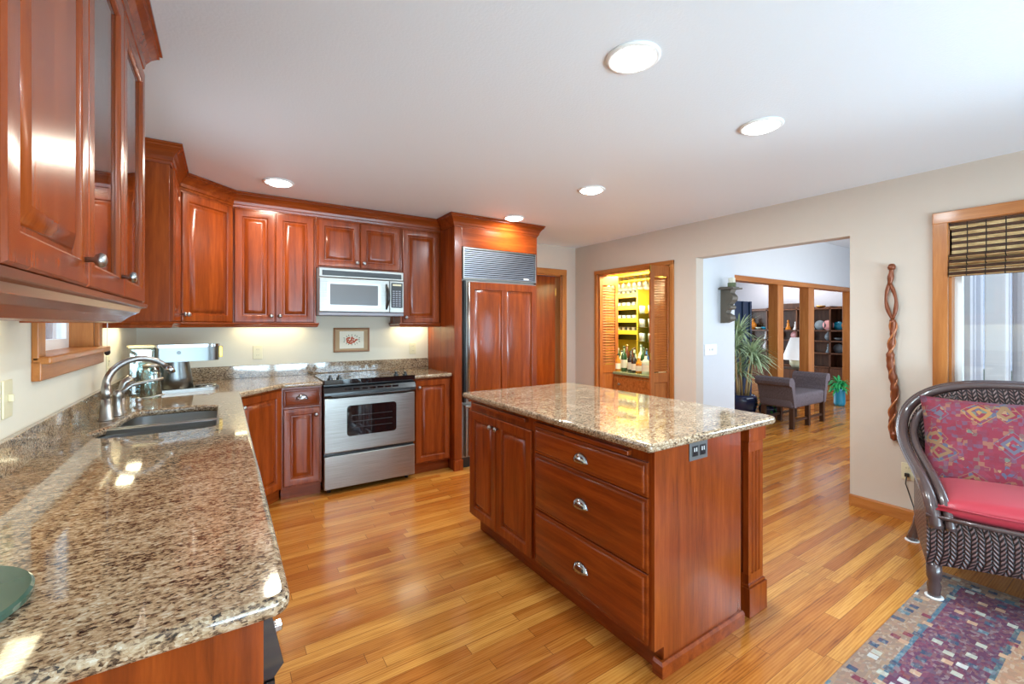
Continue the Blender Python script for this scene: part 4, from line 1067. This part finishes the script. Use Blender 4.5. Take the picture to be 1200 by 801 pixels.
# ================================================================ carved twisted wall hanging
hgn = thing('carved_stick', 'long twisted reddish-brown carved wooden stick hung on the beige wall', 'wall hanging', (XR-.03, 1.125, .56))
def swirl(z, r, ph): return (r*.5*math.cos(ph), r*math.sin(ph), z)
stk = MB()
L = 1.21
pts = []; rad = []
for k in range(60):
    z = L*k/59; tt = z/L
    off = .010*math.sin(z*14)-.022*(1-tt)+.01
    pts.append((0, off*1.0, z)); rad.append(.013+.007*math.sin(z*40)**2+(.006 if .25 < tt < .5 else 0))
lo_, hi_ = [i for i in range(60) if pts[i][2] < .86], [i for i in range(60) if pts[i][2] > 1.08]
stk.tube([pts[i] for i in lo_], [rad[i] for i in lo_], 10); stk.tube([pts[i] for i in hi_], [rad[i] for i in hi_], 10)
stk.build('stick', 'copper_brown', hgn, smooth=True)
for s_ in (-1, 1):
    mb = MB(); p_ = []
    for k in range(14):
        t = k/13; z = .84+.26*t
        p_.append((0, pts[lo_[-1]][1]*(1-t)+pts[hi_[0]][1]*t+s_*.028*math.sin(PI*t), z))
    mb.tube(p_, [.009+.004*math.sin(9*k) ** 2 for k in range(14)], 8); mb.build('loop_branch', 'copper_brown', hgn, smooth=True)
mb = MB()
for ph in (0, PI):
    mb.tube([(.016*math.cos(z_*26+ph), pts[min(59, int(z_/L*59))][1]+.018*math.sin(z_*26+ph), z_) for z_ in [i*.012 for i in range(4, 70)]], .007, 6)
mb.build('twisted_vine', plain('vine_orange', (176, 104, 58), .3, coat=.4), hgn, smooth=True)
MB().lathe([(.004, 1.185), (.020, 1.195), (.024, 1.212), (.016, 1.232), (.003, 1.236)], (0, pts[-1][1], 0), n=14).build('end_knob', 'copper_brown', hgn, smooth=True)
MB().lathe([(.006, -.012), (.020, 0), (.024, .03), (.017, .055)], (0, pts[0][1], 0), n=14).build('end_knob', 'copper_brown', hgn, smooth=True)

# ================================================================ bamboo blind
bl = thing('bamboo_blind', 'dark and straw striped woven bamboo roman blind at the top of the window', 'blind', (XR-.005, 0, 2.025))
MB().box(.0, .035, -.74, .835, -.04, .0).build('headrail', 'bamboo', bl)
MB().box(.005, .011, -.74, .835, -.31, -.04).build('woven_panel', 'bamboo', bl)
for k in range(4):
    z = -.20-.037*k
    MB().tube([(.0-.003*k, -.74, z-.02), (-.0-.003*k, .835, z-.02)], .016+.001*k, 10).build('fold', 'bamboo', bl, smooth=True)
MB().tube([(-.002, .885, -.36), (-.002, .885, -1.15)], .0025, 6).build('pull_cord', 'candle_wax', bl)
# lace curtain strip inside window

# ================================================================ rug, wicker armchair and cushions
rugloc = (3.30, .742, 0)
mb = MB(); mb.box(-2.0, 0, -1.9, 0, .001, .010, b=.003)
o = mb.build('rug', 'rug_pattern', loc=rugloc); tag(o, 'patterned maroon, blue and tan woven rug under the wicker chair', 'rug')
o = None
ch = thing('wicker_armchair', 'dark brown braided wicker armchair with rolled arched back', 'armchair', (3.40, .40, 0), math.radians(-72))
HW = .43
# front braided panel (curved lower edge), sides, seat deck
mb = MB(); n = 16; rings = []
for k in range(n+1):
    t = k/n; xx = -HW+2*HW*t; low = .175+.05*math.sin(PI*t); yy = -.36-.03*math.sin(PI*t)
    rings.append([(xx, yy, low), (xx, yy-.012, .25), (xx, yy-.012, .36), (xx, yy, .425), (xx, yy+.05, .425), (xx, yy+.05, low)])
mb.loft(rings); mb.build('front_panel', 'wicker', ch, auto=60)
MB().box(-HW+.03, HW-.03, -.33, .33, .33, .37).build('seat_deck', 'wicker', ch)
for s_ in (-1, 1):
    mb = MB(); rings = []
    for k in range(11):
        t = k/10; yy = -.36+.70*t; hz = .46+.10*math.sin(PI*min(1, t*1.0)*.5)+.12*t*t
        xx = s_*(HW+.012*math.sin(PI*t))
        rings.append([(xx, yy, .18+.03*math.sin(PI*t)), (xx, yy, hz), (xx-s_*.035, yy, hz), (xx-s_*.035, yy, .18+.03*math.sin(PI*t))])
    mb.loft(rings); mb.build('side_panel', 'wicker', ch, auto=60)
# curved back panel following the arch
def arch(t, grow=0.0):
    a = PI*t   # 0 at left, PI at right
    cx_ = -math.cos(a)
    sx = (abs(cx_)**.75)*(1 if cx_ > 0 else -1)
    return (sx*(HW+.005+grow), .37+.0*abs(cx_), .66+(.335+grow)*math.sin(a)**.8)
mb = MB(); rings = []
for k in range(25):
    p = arch(k/24, .0); rings.append([(p[0]*1.06, .30+.05*((p[2]-.4)/.6), p[2]), (p[0]*.98, .26, .38), (p[0]*.98, .29, .38), (p[0], .33+.05*((p[2]-.4)/.6), p[2])])
mb.loft(rings); mb.build('back_panel', 'wicker', ch, auto=60)
# rolled rim: arch over the back, then down the arm fronts, two parallel poles + flat
for g_, r_, dy in ((.0, .026, 0), (-.050, .020, -.02), (.012, .018, .03)):
    pts = []
    for k in range(9):   # left arm front going up and back
        t = k/8
        pts.append((-(HW+g_*.6)-.0+.0*t, -.385+dy*.2+.48*t**1.4+ (0), .20+.40*(math.sin(t*PI/2))**.9))
    lf = [(-(HW+g_)+.035, -.395, .37), (-(HW+g_)+.030, -.395, .43), (-(HW+g_)+.020, -.365, .50), (-(HW+g_)+.005, -.29, .555), (-(HW+g_)-.01, -.16, .59), (-(HW+g_)-.03, .0, .605), (-(HW+g_)-.065, .16, .63), (-(HW+g_)-.085, .26+dy*.3, .70)]
    top = []
    for k in range(1, 24):
        p = arch(k/24, .02+g_); top.append((p[0]*1.09, .34+dy+.05*((p[2]-.6)/.4), p[2]))
    rt = [(-p[0], p[1], p[2]) for p in reversed(lf)]
    path = lf+[q for q in top if q[2] > .75]+rt
    # smooth
    V = [Vector(p) for p in path]
    for _ in range(3): V = [V[0]]+[(V[i-1]+V[i]*2+V[i+1])/4 for i in range(1, len(V)-1)]+[V[-1]]
    dense = []
    for i in range(len(V)-1):
        for s2 in range(3): dense.append(V[i].lerp(V[i+1], s2/3))
    dense.append(V[-1])
    for _ in range(3): dense = [dense[0]]+[(dense[i-1]+dense[i]*2+dense[i+1])/4 for i in range(1, len(dense)-1)]+[dense[-1]]
    MB().tube(dense, r_, 12).build('rim_pole', 'rattan_pole', ch, smooth=True)
MB().tube([(-HW-.004, -.385, .425), (-.2, -.405, .425), (.2, -.405, .425), (HW+.004, -.385, .425)], .011, 8).build('braid_edge', 'rattan_pole', ch, smooth=True)
for sx, sy in ((-1, -1), (1, -1), (-1, 1), (1, 1)):
    mb = MB(); bx_, by_ = sx*(HW-.03), sy*.335
    if sy < 0: mb.lathe([(.030, .19), (.030, .11), (.022, .09), (.028, .07), (.024, .03), (.026, .012)], (bx_, by_, 0), n=16)
    else: mb.tube([(bx_, by_-.02, .20), (bx_+sx*.01, by_+.02, .12), (bx_+sx*.03, by_+.05, .05), (bx_+sx*.035, by_+.06, .014)], [.03, .028, .026, .03], 12)
    lg = mb.build('leg', 'rattan_pole', ch, smooth=True)
    fx_, fy_ = (bx_, by_) if sy < 0 else (bx_+sx*.035, by_+.06)
    MB().lathe([(.036, .0105), (.036, .016), (.02, .018)], (fx_, fy_, 0 if sy < 0 else -.010), n=18).build('glide', 'white_plastic', lg, smooth=True)
def cushion_mb(w, d, h, n=18, pw=.32, puff=1.0):
    mb = MB(); vs = []; fs = []
    for side in (1, -1):
        for i in range(n+1):
            for j in range(n+1):
                u = i/n*2-1; v_ = j/n*2-1
                e = ((1-abs(u)**2.6)*(1-abs(v_)**2.6))
                pin = 1-.05*(1-abs(v_)**2)*abs(u)**4*0
                x_ = w/2*u*(1-.06*(1-v_*v_)*abs(u)**3*puff); y_ = d/2*v_*(1-.06*(1-u*u)*abs(v_)**3*puff)
                vs.append((x_, y_, side*h/2*max(0, e)**pw))
    N = (n+1)*(n+1)
    for s_ in range(2):
        for i in range(n):
            for j in range(n):
                a = s_*N+i*(n+1)+j; q = (a, a+n+1, a+n+2, a+1)
                fs.append(q if s_ == 0 else tuple(reversed(q)))
    mb.add(vs, fs); return mb
sc_ = thing('seat_cushion', 'glossy pink-red satin seat cushion on the wicker armchair', 'cushion', (3.40-.0, .40, .375), math.radians(-72))
o = cushion_mb(.80, .68, .155, pw=.30, puff=.2).build('cushion', 'pink_satin', sc_, smooth=True, loc=(0, -.045, .085))
bm = bmesh.new(); bm.from_mesh(o.data); bmesh.ops.remove_doubles(bm, verts=bm.verts, dist=.0005); bm.to_mesh(o.data); bm.free()
MB().tube([(-.39, -.378, .105), (-.2, -.388, .10), (.2, -.388, .10), (.39, -.378, .105)], .005, 8).build('piping', plain('pink_piping', (170, 52, 66), .4), sc_, smooth=True)
kc = thing('throw_pillow', 'square kilim pillow with maroon geometric pattern leaning on the chair back', 'pillow', (3.40, .40, .50), math.radians(-72))
o = cushion_mb(.60, .50, .16, pw=.5).build('pillow', 'kilim', kc, smooth=True)
bm = bmesh.new(); bm.from_mesh(o.data); bmesh.ops.remove_doubles(bm, verts=bm.verts, dist=.0005); bm.to_mesh(o.data); bm.free()
o.rotation_euler = (math.radians(74), 0, 0); o.location = (-.115, .13, .205)

# ================================================================ living room: bench
be = thing('upholstered_bench', 'grey-mauve upholstered bench with rolled arms in front of the timber posts', 'bench', (6.66, 2.98, 0))
bw, bd = .50, .21
MB().box(-bw+.02, bw-.02, -bd, bd, .27, .45, b=.03).build('seat', 'tweed', be, auto=50)
for s_ in (-1, 1):
    mb = MB()
    pr = [(.40, .28), (.455, .28), (.50, .45), (.53, .56), (.585, .575), (.60, .62), (.585, .665), (.535, .68), (.485, .665), (.455, .62), (.44, .50), (.42, .44)]
    mb.extr([(s_*a, b) for a, b in rounded(pr, .02, 3)], 'y', -bd-.01, bd+.01); mb.build('arm', 'tweed', be, auto=50)
for xx in (-.44, 0, .44):
    for yy in (-.18, .18): MB().box(xx-.026, xx+.026, yy-.026, yy+.026, .001, .275, b=.003).build('leg', 'walnut', be)
MB().box(-.44, .44, -.19, -.165, .09, .12).box(-.44, .44, .165, .19, .09, .12).build('stretcher', 'walnut', be)

# table lamp behind the posts
tl = thing('table_lamp', 'table lamp with wide white cone shade behind the posts', 'lamp', (9.0, 3.96, 0))
MB().lathe([(.30, .55), (.30, .56), (.02, .57)], n=24).lathe([(.02, 0), (.02, .55)], n=12).lathe([(.16, 0.0), (.16, .02)], n=24).build('stand', 'walnut', tl, auto=40)
MB().lathe([(.08, .571), (.12, .62), (.13, .70), (.06, .80), (.03, .84), (.02, .90)], n=24).build('base', 'lamp_base', tl, smooth=True)
MB().lathe([(.25, .72), (.11, 1.13), (.105, 1.13), (.245, .72)], n=32, cap=False).build('lamp_shade', 'shade_glow', tl, smooth=True)
# dark door panel, its blue reflection put into the colour
o = MB().box(6.80, 7.31, 3.95, 3.99, 0, 1.755, b=.005).box(7.29, 7.34, 3.92, 4.02, 0, 1.755, b=.005).box(7.08, 7.11, 3.92, 4.02, 0, 1.755, b=.005).box(6.77, 6.81, 3.92, 4.02, 0, 1.755, b=.005).build('dark_door_panel', 'dark_blue_reflection'); tag(o, 'dark door panel with a blue reflection painted in, behind the tall plant', 'screen')

# bookcase on the far wall
bk = thing('bookcase', 'wide dark walnut shelving unit on the far wall of the family room', 'bookcase', (11.89, 7.9, 0), -R90)
LW = 4.2; DB = .34
mb = MB()
mb.box(0, LW, -.02, 0, .0, 1.80)
for k in range(7): mb.box(k*LW/6-.015, k*LW/6+.015, -DB, -.02, 0, 1.80)
for z in (.02, .38, .70, .98, 1.22, 1.73): mb.box(0, LW, -DB, -.02, z, z+.03)
mb.build('carcass', 'bookcase_wood', bk)
for k in range(6): MB().box(k*LW/6+.02, (k+1)*LW/6-.02, -DB-.012, -DB, .06, .37).build('door', 'bookcase_wood', bk)
area('bookcase_fill', (11.2, 5.2, 2.6), (0, math.radians(-35), 0), .3, 2.0, 30, (1, .95, .9))  # added fill without a fitting, brightens the shelves
def bp(lx, ly): return (11.89+ly, 7.9-lx)
random.seed(5)
# ornaments: kinds of small profile
def vase_mb(h, r): return MB().lathe([(r*.5, 0), (r, h*.25), (r*.9, h*.5), (r*.35, h*.75), (r*.5, h), (r*.4, h), (r*.25, h*.78), (r*.1, h*.5)], n=16)
def plate_mb(r): return MB().lathe([(r*.2, 0), (r, -.012), (r, -.018), (r*.2, -.008)], (0, 0, r), 'x', 24)
def fig_mb(h): return MB().lathe([(h*.28, 0), (h*.26, h*.1), (h*.12, h*.45), (h*.16, h*.6), (h*.06, h*.7), (h*.12, h*.82), (h*.10, h*.95), (.002, h)], n=12)
def bowl_mb(r): return MB().lathe([(r*.35, 0), (r*.9, r*.4), (r, r*.62), (r*.93, r*.62), (r*.3, r*.12)], n=18)
spots = []
cols = ['porcelain', 'ornament_grey', 'rose_glaze', 'bottle_clear', 'vase_teal', 'bottle_amber']
shelfname = {1.25: 'upper shelf', 1.01: 'middle shelf', .73: 'lower shelf', 1.76: 'top'}
KIN = [('vase', vase_mb, (.26, .08)), ('display_plate', plate_mb, (.11,)), ('figurine', fig_mb, (.22,)), ('ornamental_bowl', bowl_mb, (.11,))]
CN = {'porcelain': 'white', 'ornament_grey': 'grey', 'rose_glaze': 'pink', 'bottle_clear': 'pale', 'vase_teal': 'teal', 'bottle_amber': 'amber'}
seen = {}
idx = 0
for z in (1.25, 1.01, .73):
    bays = range(1, 6)
    for b_ in bays:
        ks = 4 if z == 1.25 else 2
        for j in range(ks):
            nm, fn, ar = KIN[(idx*3+b_+j) % 4]; cl = cols[(idx*5+b_*2+j) % 6]
            if z < 1.2: cl = ['porcelain', 'rose_glaze', 'ornament_grey'][(b_+j) % 3]
            lx = b_*LW/6+.12+j*(LW/6-.2)/max(1, ks-1)*1.0
            x_, y_ = bp(lx, -.20)
            sc = random.uniform(.9, 1.15) if z == 1.25 else .95
            key = (nm, cl, z, b_); 
            if key in seen: idx += 1; cl = cols[(cols.index(cl)+1) % 6]; key = (nm, cl, z, b_)
            o = fn(*ar).build(nm, cl, smooth=True, loc=(x_, y_, z)); o.scale = (sc, sc, sc)
            post_ref = ['', 'bay by the blue-tinted panel', 'bay before the lamp', 'bay behind the lamp', 'bay between the posts', 'bay nearest the last post'][b_]
            seen[key] = 1
            tag(o, '%s %s, %s of the bookcase, %s' % (CN[cl], nm.replace('_', ' '), shelfname[z], post_ref), nm.replace('_', ' '))
            idx += 1
o = vase_mb(.26, .13).build('jar', 'ornament_grey', smooth=True, loc=(*bp(2.2, -.17), 1.76)); tag(o, 'round blue-grey jar on top of the bookcase seen between the first two posts', 'jar')
o = bowl_mb(.10).build('ornamental_bowl', 'brass', smooth=True, loc=(*bp(3.25, -.17), 1.76)); tag(o, 'small brown bowl on top of the bookcase seen between the last two posts', 'bowl')
o = MB().box(-.05, .05, -.3, .3, 0, .14, b=.01).build('storage_box', 'walnut', loc=(*bp(2.55, -.17), 1.76)); tag(o, 'low brown box on top of the bookcase next to the round jar', 'box')

# tall cane plant
pl = thing('dracaena_plant', 'tall cane plant with spiky pale leaf rosettes by the white wall', 'plant', (6.50, 3.62, 0))
pt = thing('plant_pot', 'large dark blue glazed pot holding the tall cane plant', 'pot', (6.50, 3.62, 0))
MB().lathe([(.13, 0), (.17, .05), (.21, .20), (.20, .30), (.17, .33), (.15, .33), (.17, .28), (.12, .26)], n=28).build('pot_body', 'pot_blue', pt, smooth=True)
MB().lathe([(.165, .285), (.01, .30)], n=20, cap=False).build('soil', 'dark_toe', pt)
random.seed(21)
def blade(mb, o_, az, el, L, w, droop=.5):
    d = Vector((math.cos(az)*math.cos(el), math.sin(az)*math.cos(el), math.sin(el))); s_ = Vector((-math.sin(az), math.cos(az), 0))
    prev = None; p = Vector(o_); k0 = len(mb.v); n = 6
    for k in range(n+1):
        t = k/n; ww = w*math.sin(PI*min(.98, t*.9+.1))*(1-t*.3)
        mb.v.append(tuple(p-s_*ww/2)); mb.v.append(tuple(p+s_*ww/2))
        p = p+d*(L/n); d = (d+Vector((0, 0, -droop/n*1.2))).normalized()
    for k in range(n): mb.f.append((k0+2*k, k0+2*k+1, k0+2*k+3, k0+2*k+2))
canes = [((0, 0), (.02, .06), 1.28), ((.07, -.05), (.16, -.08), .86), ((-.07, .03), (-.10, .05), 1.06), ((.04, .07), (.10, .10), .66), ((-.04, -.07), (.02, -.12), .98)]
for (a_, b_, h__) in canes:
    MB().tube([(a_[0], a_[1], .29), ((a_[0]+b_[0])/2, (a_[1]+b_[1])/2, .29+(h__-.29)*.5), (b_[0], b_[1], h__)], [.017, .015, .012], 8).build('cane', 'cane', pl, smooth=True)
    mb = MB()
    for k in range(110):
        blade(mb, (b_[0], b_[1], h__-.03+random.uniform(-.04, .03)), random.uniform(0, 2*PI), random.uniform(-.2, 1.3), random.uniform(.28, .46), .026, random.uniform(.5, 1.5))
    mb.build('leaf_rosette', 'leaf_pale', pl, fix=False)
tp = thing('trailing_plant', 'bushy bright green trailing plant on a dark blue pot beside the bench', 'plant', (6.70, 3.34, 0))
MB().lathe([(.08, 0), (.11, .04), (.13, .14), (.11, .19), (.09, .19)], n=24).build('pot', 'pot_blue', tp, smooth=True)
mb = MB()
for k in range(150):
    t = random.uniform(0, 2*PI); r = random.uniform(.02, .13)
    blade(mb, (r*math.cos(t), r*math.sin(t), random.uniform(.12, .33)), t, random.uniform(-.6, 1.2), random.uniform(.05, .10), .035, 1.0)
mb.build('foliage', 'leaf_green', tp, fix=False)
vt = thing('vase_plant', 'green leafy plant in a bright teal-blue vase by the last post', 'plant', (8.72, 3.18, 0))
MB().lathe([(.07, 0), (.085, .05), (.08, .25), (.095, .30), (.085, .30), (.07, .25)], n=24).build('vase', 'vase_teal', vt, smooth=True)
mb = MB()
for k in range(110):
    t = random.uniform(0, 2*PI); blade(mb, (.05*math.cos(t), .05*math.sin(t), random.uniform(.28, .42)), t, random.uniform(-.4, 1.3), random.uniform(.09, .2), .04, 1.4)
mb.build('foliage', 'leaf_bright', vt, fix=False)
